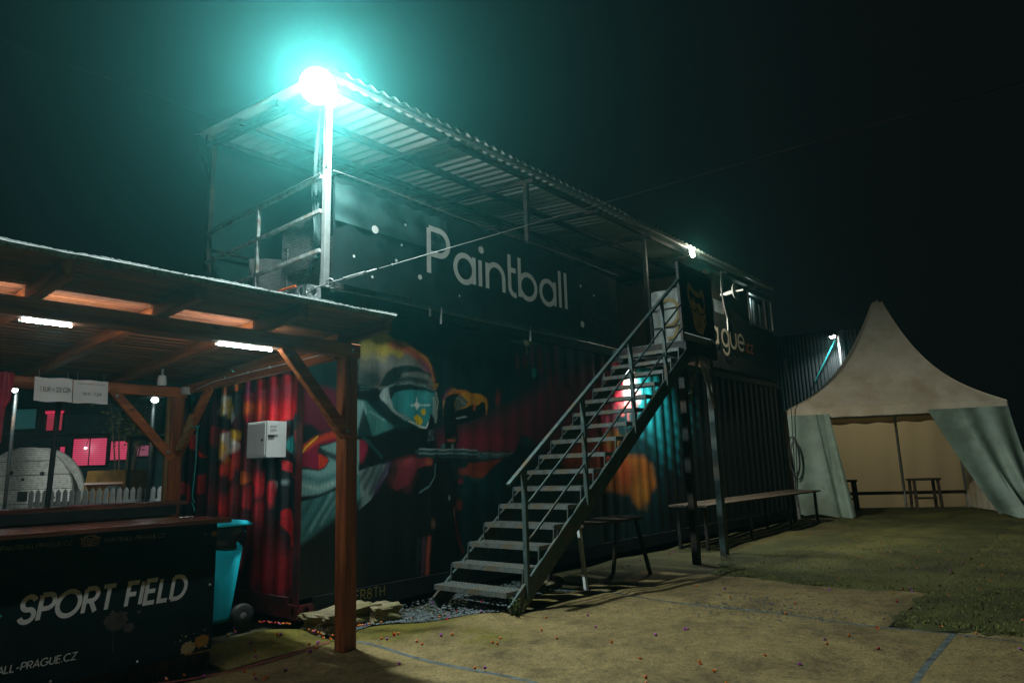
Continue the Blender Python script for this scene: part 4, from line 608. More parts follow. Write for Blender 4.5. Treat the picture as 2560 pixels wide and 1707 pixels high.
# ------------------------------------------------------------------ lamps
LENS = glow('floodlight lens', (.93,1,.99), 60)
t = LENS.node_tree; cd = t.nodes.new('ShaderNodeTexCoord'); ds = t.nodes.new('ShaderNodeVectorMath'); ds.operation = 'DISTANCE'; ds.inputs[1].default_value = (3.25,4.95,4.715)
L(t, cd.outputs['Object'], ds.inputs[0]); mr = t.nodes.new('ShaderNodeMapRange'); mr.inputs[1].default_value = .185; mr.inputs[2].default_value = 0; L(t, ds.outputs['Value'], mr.inputs[0])
pw = t.nodes.new('ShaderNodeMath'); pw.operation = 'POWER'; L(t, mr.outputs[0], pw.inputs[0]); pw.inputs[1].default_value = 2.2
ml = t.nodes.new('ShaderNodeMath'); ml.operation = 'MULTIPLY_ADD'; L(t, pw.outputs[0], ml.inputs[0]); ml.inputs[1].default_value = 22; ml.inputs[2].default_value = .35
L(t, ml.outputs[0], t.nodes['Principled BSDF'].inputs['Emission Strength'])
fl = thing('floodlight', (3.3,5.0,4.72), 'very bright floodlight on the front left canopy post', 'lamp')
FC = Vector((3.25,4.95,4.715)); fd = Vector((-.40,-.80,-.40)).normalized(); fs = fd.cross(Vector((0,0,1))).normalized(); fu = fs.cross(fd)
def obox(g, c, a, b, d, sa, sb, sd):
    c = Vector(c); vs = [c+a*(sa*i)+b*(sb*j)+d*(sd*k) for k in (-1,1) for j in (-1,1) for i in (-1,1)]
    return g.add(vs, [(0,2,3,1),(4,5,7,6),(0,1,5,4),(2,6,7,3),(0,4,6,2),(1,3,7,5)])
obj('housing', obox(G(), FC-fd*.05, fs, fu, fd, .10, .09, .03), BLACKW, fl)
obj('lens', G().add([FC-fd*.016+fs*(.165*math.cos(t))+fu*(.165*math.sin(t)) for t in [2*math.pi*k/24 for k in range(24)]], [tuple(range(24))]), LENS, fl)
obj('bracket', G().tube([(3.575,5.235,4.72),(3.42,5.1,4.74),FC-fd*.085], .014, 6), STEEL, fl)
obj('lamp_cable', G().tube([(3.53,5.19,4.8),(3.50,5.16,4.6),(3.53,5.2,4.42),(3.48,5.15,4.3),(3.51,5.2,4.2),(3.56,5.225,4.12)], .008, 6), POSTW, fl)
F2 = FC+Vector((.16,-.02,-.13)); f2 = Vector((.50,-.42,-.76)).normalized()
added_head = obox(G(), F2-f2*.04, f2.cross(Vector((0,0,1))).normalized(), f2.cross(Vector((0,0,1))).normalized().cross(f2), f2, .08, .06, .03); obj('housing', added_head, BLACKW, fl)  # second head added below the lamp to carry its downward beam
point('floodlight_beam', FC+Vector((.02,-.07,-.02)), FLOOD_W, (.86,1,.97), .055, fl, 164, f2)
point('floodlight_beam', FC+fd*.06, GLOW_W, (.86,1,.97), .08, fl, 92, Vector((-.64,-.68,-.36)))  # extra beam added to make the mist glow around the lamp
point('floodlight_spill', FC+Vector((.16,.02,-.26)), FLOOD_W*.10, (.86,1,.97), .03, fl)
ed = thing('floodlight', (11.0,5.08,4.95), 'small starry floodlight at the far eave of the canopy', 'lamp')
obj('housing', G().box((10.93,5.045,4.88),(11.09,5.10,5.0)), BLACKW, ed)
obj('lens', G().lathe([(.001,5.040),(.10,5.040)], (11.01,0,4.93), 16, 'y'), glow('edge lamp lens', (.95,1,.9), 60), ed)
obj('bracket', G().bar((11.01,5.07,5.0),(11.01,5.12,5.06),.02,.02), STEEL, ed)
point('edge_lamp_beam', (11.01,4.97,4.90), EDGE_W, (1,.94,.76), .06, ed, 128, Vector((.42,-.42,-.80)))
point('edge_lamp_spill', (11.01,4.95,4.90), EDGE_W*.03, (1,.93,.72), .06, ed)
wlp = thing('bulkhead_lamp', (8.95,5.25,2.6), 'small wall lamp under the stair landing lighting the mural', 'lamp')
obj('lamp_body', G().lathe([(0,5.20),(.06,5.205),(.075,5.24),(.075,5.29)], (8.95,0,2.62), 14, 'y'), glow('bulkhead glass', (.9,1,1), 3), wlp)
point('bulkhead_beam', (8.95,5.09,2.60), WALL_W, (.85,1,1), .05, wlp, 150, Vector((.45,.05,-.9)))

# ------------------------------------------------------------------ steel stairs with landing and gate
SST = mat('teal grey stair steel', (.062,.105,.105), .45, .15, .4, 16, .2, dirt=(.10,.07,.04), dscale=4)
stt = thing('steel_staircase', (4.6,4.5,0), 'dark steel staircase with grated treads climbing to the container deck', 'stairs')
def tz(i): return 4.63+.238*i, .205+.17*i
tg = G()
TP = G().box((0,-.445,-.004),(.235,.445,0)).box((0,-.445,-.045),(.004,.445,-.0045)).box((.231,-.445,-.035),(.235,.445,-.0045)).box((0,-.449,-.045),(.235,-.4455,0)).box((0,.4455,-.045),(.235,.449,0))
for i in range(22): 
    for j in range(6): TP.box((.012+.037*j,-.435+.04*i,.0004),(.03+.037*j,-.431+.04*i+.006,.0032))
TM = mesh(TP, 'tread', TREAD)
for i in range(16):
    x, z = tz(i); inst('tread', TM, stt, (x, 4.5, z))
BRK = mesh(G().bar((.225,0,0),(.24,0,.16),.02,.012), 'tread_bracket', SST)
for s, y in ((-1,4.035),(1,4.965)):
    a = Vector((4.52,y,.02)); b_ = Vector((8.42,y,2.80)); obj('stringer', G().bar(a+Vector((.16,0,0)), b_+Vector((.14,0,-.02)), .03, .17), SST, stt)
    for i in range(16):
        x, z = tz(i); inst('tread_bracket', BRK, stt, (x, y+(.018 if s<0 else -.018), z))
y = 4.02; hr = lambda x: 1.14+(x-4.71)*.714
obj('handrail', G().bar((4.66,y,hr(4.66)),(8.30,y,hr(8.30)),.045,.03), SST, stt)
for x in (4.88,5.87,6.9,7.75):
    obj('baluster', G().bar((x,y,hr(x)-1.1 if x > 5 else .10),(x,y,hr(x)-.01),.04,.045,(0,1,0)), SST, stt)
for d in (.36,.68): 
    for a, b_ in ((4.9,5.86),(5.88,6.89),(6.91,7.74),(7.76,8.33)): obj('guard_bar', G().bar((a,y,hr(a)-d),(b_,y,hr(b_)-d),.016,.02), SST, stt)
ld = thing('stair_landing', (8.85,4.5,0), 'steel landing on two legs at the top of the stairs', 'landing')
obj('floor_plate', G().box((8.40,4.06,2.872),(9.33,5.17,2.885)), TREAD, ld)
obj('edge_beam', G().box((8.36,4.02,2.69),(9.34,4.055,2.87)), STEEL, ld); obj('edge_beam', G().box((8.36,4.058,2.71),(8.40,5.17,2.868)), STEEL, ld); obj('edge_beam', G().box((9.30,4.058,2.71),(9.335,5.17,2.868)), STEEL, ld)
obj('cross_beam', G().box((8.42,4.5,2.76),(9.29,4.55,2.866)), GALV, ld)
obj('leg', G().box((8.34,4.075,0),(8.44,4.155,2.705)), STEEL, ld); obj('leg', G().box((9.19,4.075,0),(9.30,4.155,2.705)), SST, ld)
obj('brace', G().bar((8.80,4.065,2.69),(8.42,4.065,2.05),.045,.03,(0,1,0)), POSTW, ld); obj('brace', G().bar((8.84,4.065,2.69),(9.21,4.065,2.02),.045,.03,(0,1,0)), POSTW, ld)
gt = thing('stair_gate', (8.85,4.04,2.87), 'tall dark gate panel with a golden paintball mask above the stairs', 'gate')
for x in (8.33,9.31): obj('gate_post', G().bar((x,4.04,2.873),(x,4.04,3.93),.05,.04), STEEL, gt)
obj('top_bar', G().bar((8.30,4.04,3.925),(9.34,4.04,3.925),.04,.04), STEEL, gt)
obj('panel', G().box((8.365,4.03,2.985),(9.28,4.045,3.90)), BLACKV, gt)
obj('film_strip', G().box((8.37,4.05,2.875),(9.28,4.054,2.975)), mat('milky film', (.42,.46,.44), .5, 0, .3, 4, .3), gt)
# golden mask emblem, flat print on the panel
def flat(g, pts, y, lift): g.add([(x, y-lift, z) for x, z in pts], [tuple(range(len(pts)))])
cxm, czm = 8.80, 3.42
E1 = [(-.20,.36),(-.13,.335),(-.06,.27),(0,.245),(.08,.235),(.14,.27),(.19,.33),(.235,.31),(.27,.22),(.275,.06),(.25,-.08),(.27,-.2),(.26,-.30),(.20,-.40),(.13,-.52),(-.02,-.50),(-.09,-.44),(-.16,-.22),(-.225,-.02),(-.25,.12),(-.245,.28)]
E1 = [(cxm+x*1.02, czm+z*.80) for x, z in E1]
mk = G(); flat(mk, E1, 4.03, .002)
obj('mask_emblem', mk, GOLD, gt)
mk = G()
V1 = [(-.19,.24),(-.11,.21),(-.03,.155),(.06,.14),(.14,.155),(.2,.2),(.235,.1),(.225,-.03),(.16,-.02),(.11,.02),(.07,.06),(.03,.02),(-.05,.03),(-.06,.12),(-.09,.05),(-.12,.13),(-.15,.02),(-.18,.06),(-.2,.15)]
flat(mk, [(cxm+x, czm+z*.8) for x, z in V1], 4.03, .0035)
for pl in ([(-.22,-.02),(-.12,-.12),(-.06,-.13),(0,-.05),(.06,-.13),(.14,-.16),(.24,-.12)], [(-.2,-.1),(-.13,-.25)], [(.25,-.2),(.2,-.3)]):
    for d in (0,): stroke(mk, [(cxm+x, czm+z*.8) for x, z in pl], .022, lambda a, b, l: (a, 4.03-.0035-l, b), .0004)
for x, z in ((-.03,-.28),(.01,-.31),(-.02,-.35),(.06,-.3),(.09,-.34),(.07,-.38),(.12,-.31),(.03,-.38),(-.01,-.40),(.13,-.37)):
    flat(mk, [(cxm+x-.008, czm+z*.8-.02),(cxm+x+.008, czm+z*.8-.012),(cxm+x+.004, czm+z*.8+.018),(cxm+x-.008, czm+z*.8+.012)], 4.03, .0035)
tag(obj('mask_lines', mk, BLACKV, gt), kind='stuff')
fm = thing('film_guard', (9.31,4.55,2.89), 'milky plastic film hung on the far side of the landing behind the gate', 'plastic film')
FILM = mat('milky plastic film', (.40,.45,.42), .45, 0, .3, 5, .5, dirt=(.20,.22,.2), dscale=4)
obj('film', G().grid([[(9.29+.015*math.sin(y*17+z*9), y, z) for z in np.linspace(2.98,3.86,16)] for y in np.linspace(4.08,4.98,18)]), FILM, fm, True)
pf = G(); ring = arc(4.70,3.5,.17,.2,60,330,18)
stroke(pf, ring, .05, lambda a, b, l: (9.265-l, a, b), 0); stroke(pf, [(4.55,3.3),(4.62,3.12),(4.75,3.1)], .05, lambda a, b, l: (9.265-l, a, b), .0005)
obj('faded_print', pf, mat('faded ochre print', (.36,.26,.10), .6, 0, .3, 6, 0), fm)
for z in (3.28,3.56): obj('bar', G().bar((9.25,4.07,z),(9.25,5.0,z),.014,.014), STEEL, fm)
obj('frame_post', G().bar((9.31,5.02,2.89),(9.31,5.02,3.92),.04,.04), STEEL, fm)

# ------------------------------------------------------------------ cabin on the far half of the deck
cbn = thing('deck_cabin', (12.1,5.3,ZT), 'dark brown cabin on the far end of the container deck', 'cabin')
def wallq(x0, x1, z0, z1): return G().box((x0,5.25,z0),(x1,5.32,z1))
obj('wall', G().box((12.05,5.25,ZT),(15.3,5.32,4.07)).box((12.05,5.25,4.72+.1),(15.3,5.32,zr(5.3)-.2)).box((12.72,5.25,4.07),(13.98,5.32,4.82)).box((12.05,5.25,4.36),(12.72,5.32,4.82)).box((15.38-.02,5.25,4.07),(15.40,5.32,4.82)), BROWNW, cbn)
obj('side_wall', G().box((12.05,5.325,ZT),(12.12,7.6,zr(5.4)-.2)), BROWNW, cbn); obj('far_wall', G().box((15.3,5.325,ZT),(15.38,7.6,zr(5.4)-.2)), BROWNW, cbn)
wd = obj('window', G().box((13.98,5.23,4.07),(14.04,5.3,4.82)).box((14.04,5.23,4.77),(15.3,5.3,4.82)).box((14.04,5.23,4.07),(15.3,5.3,4.12)).box((15.3,5.23,4.07),(15.36,5.3,4.82)), GALV, cbn)
cur = G().grid([[(x, 5.36+.03*math.sin(x*38)+.015*math.sin(x*90), z-(.14*(x-14.1) if z > 4.5 else 0)) for z in (4.12,4.4,4.76)] for x in np.linspace(14.05,15.3,90)])
obj('curtain', cur, mat('pale curtain', (.40,.44,.44), .8, 0, .2, 5, .2), wd, True)
obj('pane', G().box((14.04,5.27,4.12),(15.3,5.275,4.77)), sheer('window pane', (.1,.12,.12), .15, .1), wd)
point('cabin_bulb', (14.25,5.31,4.66), 3.0, (.8,1,1), .03, cbn)
w2 = obj('window', G().box((12.10,5.235,4.09),(12.16,5.3,4.36)).box((12.66,5.235,4.09),(12.72,5.3,4.36)), STEEL, cbn)
obj('pane', G().box((12.16,5.26,4.09),(12.66,5.265,4.36)), mat('grey film pane', (.20,.25,.27), .3, 0, .2, 5, 0), w2)
an = thing('dish_antenna', (12.62,5.1,4.55), 'small white dish antenna on the post beside the cabin', 'antenna')
obj('dish', G().lathe([(.001,5.03),(.06,5.025),(.12,5.005),(.165,4.97),(.17,4.96),(.12,4.985),(.001,5.005)], (12.66,0,4.5), 20, 'y'), WHITE, an, True)
obj('arm', G().bar((12.62,5.16,4.47),(12.66,5.02,4.5),.06,.07), WHITE, an); obj('feed', G().bar((12.66,5.0,4.5),(12.66,4.82,4.5),.02,.03), WHITE, an)
obj('wall_bracket', G().bar((12.6,5.25,4.47),(12.62,5.15,4.47),.04,.05), GALV, an)
tag(obj('hanging_cable', G().tube([(12.60,5.2,4.95),(12.52,5.19,4.75),(12.50,5.19,4.5),(12.58,5.19,4.2),(12.66,5.185,4.0),(12.64,5.185,3.75)], .012, 6), GALV, base=(12.6,5.2,4.95)), 'pale cable hanging down the cabin wall below the dish', 'cable')
tag(obj('coiled_cable', G().tube([(15.66, 5.18+.11*math.sin(t)*(1+.1*math.sin(t*.37)), 1.35+.42*math.cos(t)+.03*math.sin(t*.5)) for t in np.linspace(0,25,110)]+[(15.66,5.2,1.0),(15.67,5.22,.5),(15.66,5.2,.25)], .011, 6), RUB, base=(15.66,5.18,1.35)), 'coiled black cable hanging at the far end of the container', 'cable')
tag(obj('drop_cable', G().tube([(15.66,5.16,3.5),(15.67,5.13,2.8),(15.66,5.15,2.1),(15.66,5.17,1.75)], .009, 6), RUB, base=(15.66,5.15,2.6)), 'black cable dropping down the far corner of the container', 'cable')
# tables by the container
def table(name, x0, x1, y0, y1, z, label, m, nb, slant=.0, cat='table'):
    t = thing(name, ((x0+x1)/2,(y0+y1)/2,0), label, cat); wb = (y1-y0)/nb
    for k in range(nb): obj('board', G().bar((x0+.03*(k%2),y0+wb*(k+.5),z),(x1-.04*((k+1)%2),y0+wb*(k+.5),z+.004*k),wb-.012,.03), m, t)
    return t
t1 = table('trestle_table', 6.05, 7.32, 4.2, 4.62, .64, 'dark trestle table with pale splayed legs under the stairs', DARKB, 3)
for x in (6.1,7.26):
    for ya, yb_ in ((4.3,4.17),(4.55,4.68)): obj('leg', G().bar((x,ya,.63),(x-.1*(1 if x < 7 else -.5),yb_,hgt(x,yb_)-.02),.05,.03,(0,1,0)), WHITE if x < 7 and ya < 4.4 else STEEL, t1)
t2 = table('bench_table', 9.75, 15.2, 4.55, 5.2, .62, 'long low bench of dark wooden boards along the far container wall', DARKB, 4)
for x in (9.9,11.6,13.5,15.1):
    for yy in (4.66,5.1): obj('leg', G().bar((x,yy,.60),(x,yy,-.02),.05,.05), STEEL, t2)
# ------------------------------------------------------------------ timber bar shelter
pg = thing('bar_shelter', (3.17,4.33,0), 'open timber shelter with a boarded roof over the bar', 'shelter')
zf = lambda y: 2.235-(y-4.3)*.041
obj('post', G().bar((3.185,4.335,hgt(3.18,4.33)-.03),(3.165,4.335,2.125),.115,.12), WZ, pg)
obj('post', G().bar((2.96,6.78,-.02),(2.96,6.78,2.03),.12,.12), WZ, pg)
obj('post', G().bar((-.9,4.335,-.02),(-.9,4.335,2.12),.115,.12), WZ, pg); obj('post', G().bar((-.9,6.78,-.02),(-.9,6.78,2.03),.12,.12), WZ, pg)
obj('front_beam', G().bar((-1.0,4.325,2.173),(3.245,4.325,2.178),.10,.105), WX, pg)
obj('rear_beam', G().bar((-1.0,6.78,2.075),(3.04,6.78,2.075),.10,.10), WX, pg)
obj('side_beam', G().bar((3.11,4.38,2.16),(3.06,6.725,2.105),.07,.09), WY, pg)
for x in (3.13,2.43,1.76,1.09,.42,-.25,-.92):
    obj('rafter', G().bar((x,3.80,zf(3.8)+.035),(x,7.0,zf(7.0)+.035),.065,.085,ch=.003), WY, pg)
y = 3.78; k = 0
while y < 7.05:
    obj('roof_board', G().bar((-1.2,y+.05,zf(y+.05)+.089),(3.165,y+.05,zf(y+.05)+.089),.098,.018,ch=.004), CEIL, pg); y += .1015; k += 1
fe = G(); P = []
for i in range(60):
    x = -1.25+4.42*i/59; w_ = .004*math.sin(i*2.7)+.003*math.sin(i*6.1)
    P.append([(x, 3.765+w_, zf(3.77)+.086-.012*(.6+.4*math.sin(i*1.9))), (x, 3.757+w_, zf(3.77)+.105+w_*.6), (x, 3.80, zf(3.8)+.110), (x, 7.06, zf(7.06)+.108)])
obj('roofing_felt', fe.grid(P), mat('gritty roofing felt', (.20,.24,.24), .85, 0, .6, 60, .8), pg)
fe2 = G(); P = []
for i in range(420):
    x = -1.25+4.42*i/419; h_ = .006+.006*random.random()+.004*math.sin(i*.11); P.append([(x, 3.764, zf(3.77)+.100), (x+.003*random.random(), 3.752-.003*random.random(), zf(3.77)+.104+h_*.5), (x, 3.758, zf(3.77)+.106+h_)])
obj('felt_edge', fe2.grid(P), translucent(mat('frayed felt edge', (.45,.5,.5), .8, 0, .6, 90, .5), (.55,.62,.62), .42), pg)
obj('felt_flap', G().box((1.235,3.752,zf(3.77)+.055),(1.275,3.757,zf(3.77)+.10)), GALV, pg)
obj('brace', G().bar((2.60,4.305,2.145),(3.17,4.305,1.50),.085,.06,(0,1,0)), WX, pg)
obj('brace', G().bar((3.165,5.0,2.13),(3.165,4.40,1.55),.05,.075,(1,0,0)), WY, pg)
obj('brace', G().bar((2.36,6.74,2.06),(2.93,6.74,1.44),.08,.055,(0,1,0)), WX, pg)
obj('brace', G().bar((3.0,6.20,2.06),(2.98,6.73,1.47),.05,.07,(1,0,0)), WY, pg)
for x, y, z in ((2.64,4.272,2.09),(3.13,4.272,1.56),(3.17,4.273,2.17)): obj('bolt', G().lathe([(.001,y-.010),(.013,y-.009),(.016,y-.004),(.016,y+.004)], (x,0,z), 8, 'y'), GALV, pg)
for x, y, z in ((2.40,6.708,2.0),(2.88,6.710,1.5)): obj('bolt', G().lathe([(.001,y-.010),(.013,y-.009),(.016,y-.004),(.016,y+.004)], (x,0,z), 8, 'y'), GALV, pg)
obj('batten', G().bar((2.875,6.74,1.05),(2.875,6.74,2.02),.03,.04), woodm('raw batten','z',(.5,.3,.12),(.3,.16,.06)), pg)
obj('batten', G().bar((2.945,6.40,1.83),(2.935,6.62,1.52),.03,.05,(1,0,0)), woodm('raw batten side','y',(.5,.3,.12),(.3,.16,.06)), pg)
LEDM = glow('LED strip', (.86,1,1), LED_E); LEDM2 = glow('tucked LED strip', (.86,1,1), LED_E*.3); LEDD = mat('plastic strip', (.7,.7,.66), .4, 0, .05, 9, 0)
for x0, x1, lab in ((1.06,1.30,'glowing LED strip under the front beam, left above the paper signs'),(2.16,2.55,'glowing LED strip under the front beam beside the diagonal brace')):
    t = thing('led_strip', (x0,4.38,2.115), lab, 'LED strip', 'LED strips under the bar roof')
    obj('diffuser', G().box((x0,4.379,2.1145),(x1,4.386,2.1215)), LEDM, t); obj('clip', G().box((x0-.012,4.376,2.111),(x0-.0015,4.393,2.128)), LEDD, t)
    xa, xb = ((-.9,1.04) if x0 < 2 else (1.33,2.13)); obj('tucked_strip', G().box((xa,4.378,2.150),(xb,4.387,2.158)), LEDM2, t)
cbl = G().tube([(3.06,4.42,2.165),(3.055,4.8,2.155),(3.05,5.1,2.15),(3.045,5.6,2.145),(3.035,6.2,2.125),(3.02,6.5,2.085)], .0045, 6)
for yy in (4.5,4.9,5.25,5.6,6.0,6.3): cbl.box((3.04,yy-.01,2.15-.012*(yy-4.5)),(3.066,yy+.01,2.168-.012*(yy-4.5)))
tag(obj('lamp_wire', cbl, WHITE, base=(3.05,5.1,2.15)), 'white wire clipped along the side beam of the bar shelter', 'wire')
sc = thing('security_camera', (2.6,6.27,2.15), 'small white security camera hanging from the boarded roof', 'camera')
obj('mount', G().tube([(2.6,6.27,2.235),(2.6,6.27,2.15)], .010, 8), WHITE, sc)
obj('body', G().lathe([(.001,2.16),(.03,2.155),(.038,2.12),(.040,2.08),(.036,2.062),(.030,2.062)], (2.6,6.27,0), 16), WHITE, sc, True)
obj('lens', G().lathe([(.001,2.07),(.030,2.061)], (2.6,6.27,0), 14), RUB, sc)
tag(obj('junction_box', G().box((2.965,6.66,2.05),(3.04,6.715,2.12)), WHITE, base=(3,6.7,2.05)), 'small white junction box on the rear bar post', 'junction box')
rp = thing('rope', (3.0,6.35,1.8), 'turquoise rope tied round the rear brace and hanging down', 'rope')
TRQ = mat('turquoise rope', (.02,.30,.30), .7, 0, .3, 60, .3)
obj('knot', G().tube([(2.97,6.47,1.72),(3.03,6.42,1.73),(3.05,6.46,1.735),(3.0,6.52,1.72),(2.97,6.47,1.72)], .006, 6), TRQ, rp)
obj('cord', G().tube([(3.03,6.46,1.73),(3.035,6.47,1.4),(3.03,6.49,1.1),(3.03,6.475,1.06),(3.03,6.44,1.03),(3.03,6.47,1.0),(3.03,6.5,1.03),(3.03,6.46,1.0),(3.03,6.43,.95)], .006, 6), TRQ, rp)
# hanging paper signs
for x0, x1, lab, tx in ((1.68,1.945,'left paper sign with the euro exchange rate under the bar roof',[('1 EUR = 23 CZK',1.715,1.97,.034,.215)]),
                        (1.955,2.215,'right paper sign reading 100 KC / 5 EUR',[('100 KC / 5 EUR',2.02,1.955,.022,.14),('THE PRICE IS PER PERSON AND PER DAY',1.98,2.045,.008,.20)])):
    p_ = thing('paper_sign', (x0,6.4,1.89), lab, 'sign', 'paper signs hanging over the bar')
    P = [[(x, 6.40+.012*math.sin((x-x0)*19)+.006*(z-1.9)*20, z+.004*math.sin(x*31)) for z in np.linspace(1.89,2.085,6)] for x in np.linspace(x0,x1,9)]
    obj('sheet', G().grid(P), PAPER, p_, True); tg_ = G()
    for s, xx, zz, h_, w_ in tx: text(tg_, s, (xx,6.385,zz), (1,0,0), (0,0,1), h_, .15, .14, 0, width=w_)
    obj('writing', tg_, INK, p_)
    for xx in (x0+.03,x1-.03): obj('hanger', G().bar((xx,6.42,2.08),(xx,6.44,2.145),.004,.004), GALV, p_)
tag(obj('red_cloth', G().grid([[(1.36+.2*i/14-(.0 if z > 1.9 else .03), 6.52+.03*math.sin(i*1.5+z*4), z) for z in np.linspace(1.56,2.12,9)] for i in range(15)]), mat('red cloth', (.30,.02,.05), .6, 0, .3, 8, .3), None, True, (1.4,6.5,1.56)), 'dark red cloth hanging from the bar roof left of the paper signs', 'cloth')
# mesh screen at the back of the bar
ms = G().grid([[(x, 6.86+.01*math.sin(x*4+z*3), z) for z in np.linspace(.3,2.06,10)] for x in np.linspace(-1,2.86,40)])
tag(obj('mesh_screen', ms, sheer('dark mesh screen', (.035,.06,.06), .32, .6), None, True, (0,6.86,.3)), 'see-through mesh screen stretched across the back of the bar', 'screen')
tag(obj('screen_pole', G().tube([(2.02,6.95,-.05),(2.0,6.95,1.0),(2.02,6.95,2.1)], .022, 8), RUB, base=(2,6.95,0)), 'thin dark pole standing behind the mesh screen', 'pole')
# back shelf
bs_ = thing('back_counter', (1,6.4,0), 'narrow back counter in front of the mesh screen', 'counter')
for k in range(3): obj('plank', G().bar((-1,6.15+.125*k,1.045),(2.80,6.15+.125*k,1.045),.12,.03), TOPW, bs_)
obj('fascia', G().box((-1,6.10,.95),(2.72,6.125,1.028)), BLACKW, bs_); obj('front_panel', G().box((-1,6.14,0),(2.70,6.165,.95)), WX, bs_)
# bar counter
bc = thing('bar_counter', (1,4.8,0), 'bar counter with a black printed front and varnished plank top', 'bar counter')
for k in range(6): obj('top_plank', G().bar((-1,4.735+.108*k,.955+.001*(k%2)),(2.47-.012*(k%3),4.735+.108*k,.955+.001*(k%2)),.105,.03), TOPW, bc)
obj('front_panel', G().box((-1,4.775,.105),(2.415,4.79,.94)), BLACKV, bc)
obj('end_panel', G().box((2.395,4.792,.03),(2.413,5.28,.94)), OLDW, bc); obj('back_panel', G().box((-1,5.27,.03),(2.39,5.285,.9)), OLDW, bc)
for x0, x1 in ((-.9,-.5),(-.3,.1),(.3,.72),(.86,1.28),(1.37,1.77),(1.90,1.99),(1.995,2.19),(2.28,2.41)):
    obj('base_block', G().box((x0,4.80,-.02),(x1,4.86,.125)), woodm('weathered block z','z',(.22,.16,.09),(.08,.055,.03),.8), bc)
for x in (1.78,2.02,2.2): obj('base_batten', G().box((x,4.796,.09),(x+.17,4.80+.004,.108)), OLDW, bc)
FX = 4.7735
letters(bc, mat('silver lettering', (.85,.86,.85), .5, 0, .1, 12, 0), 'SPORT FIELD', (1.285,FX,.475), (1,0,0), (0,0,1), .135, .20, .13, .13, width=.935)
letters(bc, mat('teal print', (.02,.5,.5), .5, 0, .1, 9, 0), '&', (1.09,FX,.475), (1,0,0), (0,0,1), .135, .2, .1, .13)
t_ = G(); text(t_, 'PAINTBALL-PRAGUE.CZ', (1.04,FX,.222), (1,0,0), (0,0,1), .038, .17, .12, .13, width=.555); obj('web_address', t_, LETTER, bc)
t_ = G(); text(t_, '@PAINTBALLPRAGUE.CZ', (1.135,FX,.878), (1,0,0), (0,0,1), .024, .11, .14, .13, width=.385)
text(t_, 'PAINTBALL-PRAGUE.CZ', (1.70,FX,.874), (1,0,0), (0,0,1), .024, .11, .14, .13, width=.36); tag(obj('small_print', t_, mat('dull gold print', (.40,.34,.18), .5, 0, .2, 9, 0), bc), kind='stuff')
t_ = G(); Pq = lambda a, b, l: (a, FX-l, b)
for cx in (1.596,1.644):
    for r_ in (.024,.011): stroke(t_, arc(cx,.885,r_,r_,0,360,18), .0055, Pq, .0002*(r_>.02))
stroke(t_, arc(1.62,.887,.052,.034,20,160,14), .0055, Pq, .0006); stroke(t_, [(1.572,.902),(1.560,.912)], .006, Pq, .0006); stroke(t_, [(1.668,.902),(1.680,.912)], .006, Pq, .0006); stroke(t_, [(1.611,.866),(1.62,.858),(1.629,.866)], .006, Pq, .0006)
obj('owl_logo', t_, mat('brown gold print', (.45,.25,.08), .5, 0, .2, 9, 0), bc)
def splat(g, cx, cz, r, y, n=40, seed=1, clipx=9, lift=0):
    q = random.Random(seed); pts = []
    for k in range(n):
        a = 2*math.pi*k/n; rr_ = r*(.78+.22*q.random()+(.28*q.random() if k % 4 == 0 else 0)); pts.append((min(clipx,cx+rr_*math.cos(a)), y-lift, max(.112,cz+rr_*.8*math.sin(a))))
    g.add(pts, [tuple(range(n))])
sp = G(); splat(sp, 2.255,.150,.052, FX, seed=3, clipx=2.41)
for x, z, r_ in ((2.2,.205,.006),(2.235,.225,.008),(2.17,.20,.004),(2.29,.235,.004),(2.36,.245,.005),(2.21,.235,.004)): splat(sp, x, z, r_, FX, 12, 5)
tag(obj('paint_splat', sp, mat('cream paint splat', (.5,.40,.21), .6, 0, .2, 15, .1), bc), kind='stuff')
sp = G(); splat(sp, 2.345,.175,.055, FX, seed=9, clipx=2.412, lift=.0008); splat(sp, 2.395,.865,.022, FX, seed=2, clipx=2.413); sp.box((2.24,4.772,.106),(2.41,4.7734,.112))
tag(obj('paint_splat', sp, mat('ochre paint splat', (.42,.20,.03), .5, 0, .4, 15, .1), bc), kind='stuff')
sp = G(); splat(sp, 1.80,.40,.075, FX, seed=4, lift=.0002); splat(sp, 1.875,.345,.035, FX, seed=6, lift=.0006); splat(sp, 1.93,.43,.014, FX, seed=8); sp.box((1.788,4.7725,.215),(1.793,4.773,.36)); splat(sp, 2.335,.868,.012, FX, seed=11, n=20)
tag(obj('paint_smear', sp, mat('dried grey paint smear', (.085,.070,.062), .7, 0, .5, 14, .1), bc), kind='stuff')
for x, z in ((1.94,.13),(1.47,.125),(2.382,.53),(2.375,.135),(1.0,.13)): obj('screw', G().lathe([(.001,4.770),(.006,4.7695),(.009,4.7725),(.009,4.7745)], (x,0,z), 10, 'y'), GALV, bc)
tag(obj('paper_tissue', G().grid([[(2.28+.10*i/6, 5.05+.05*j/4, .973+.006*abs(math.sin(i*2+j))) for j in range(5)] for i in range(7)]), PAPER, base=(2.28,5.05,.972)), 'crumpled white tissue lying on the end of the bar top', 'tissue')
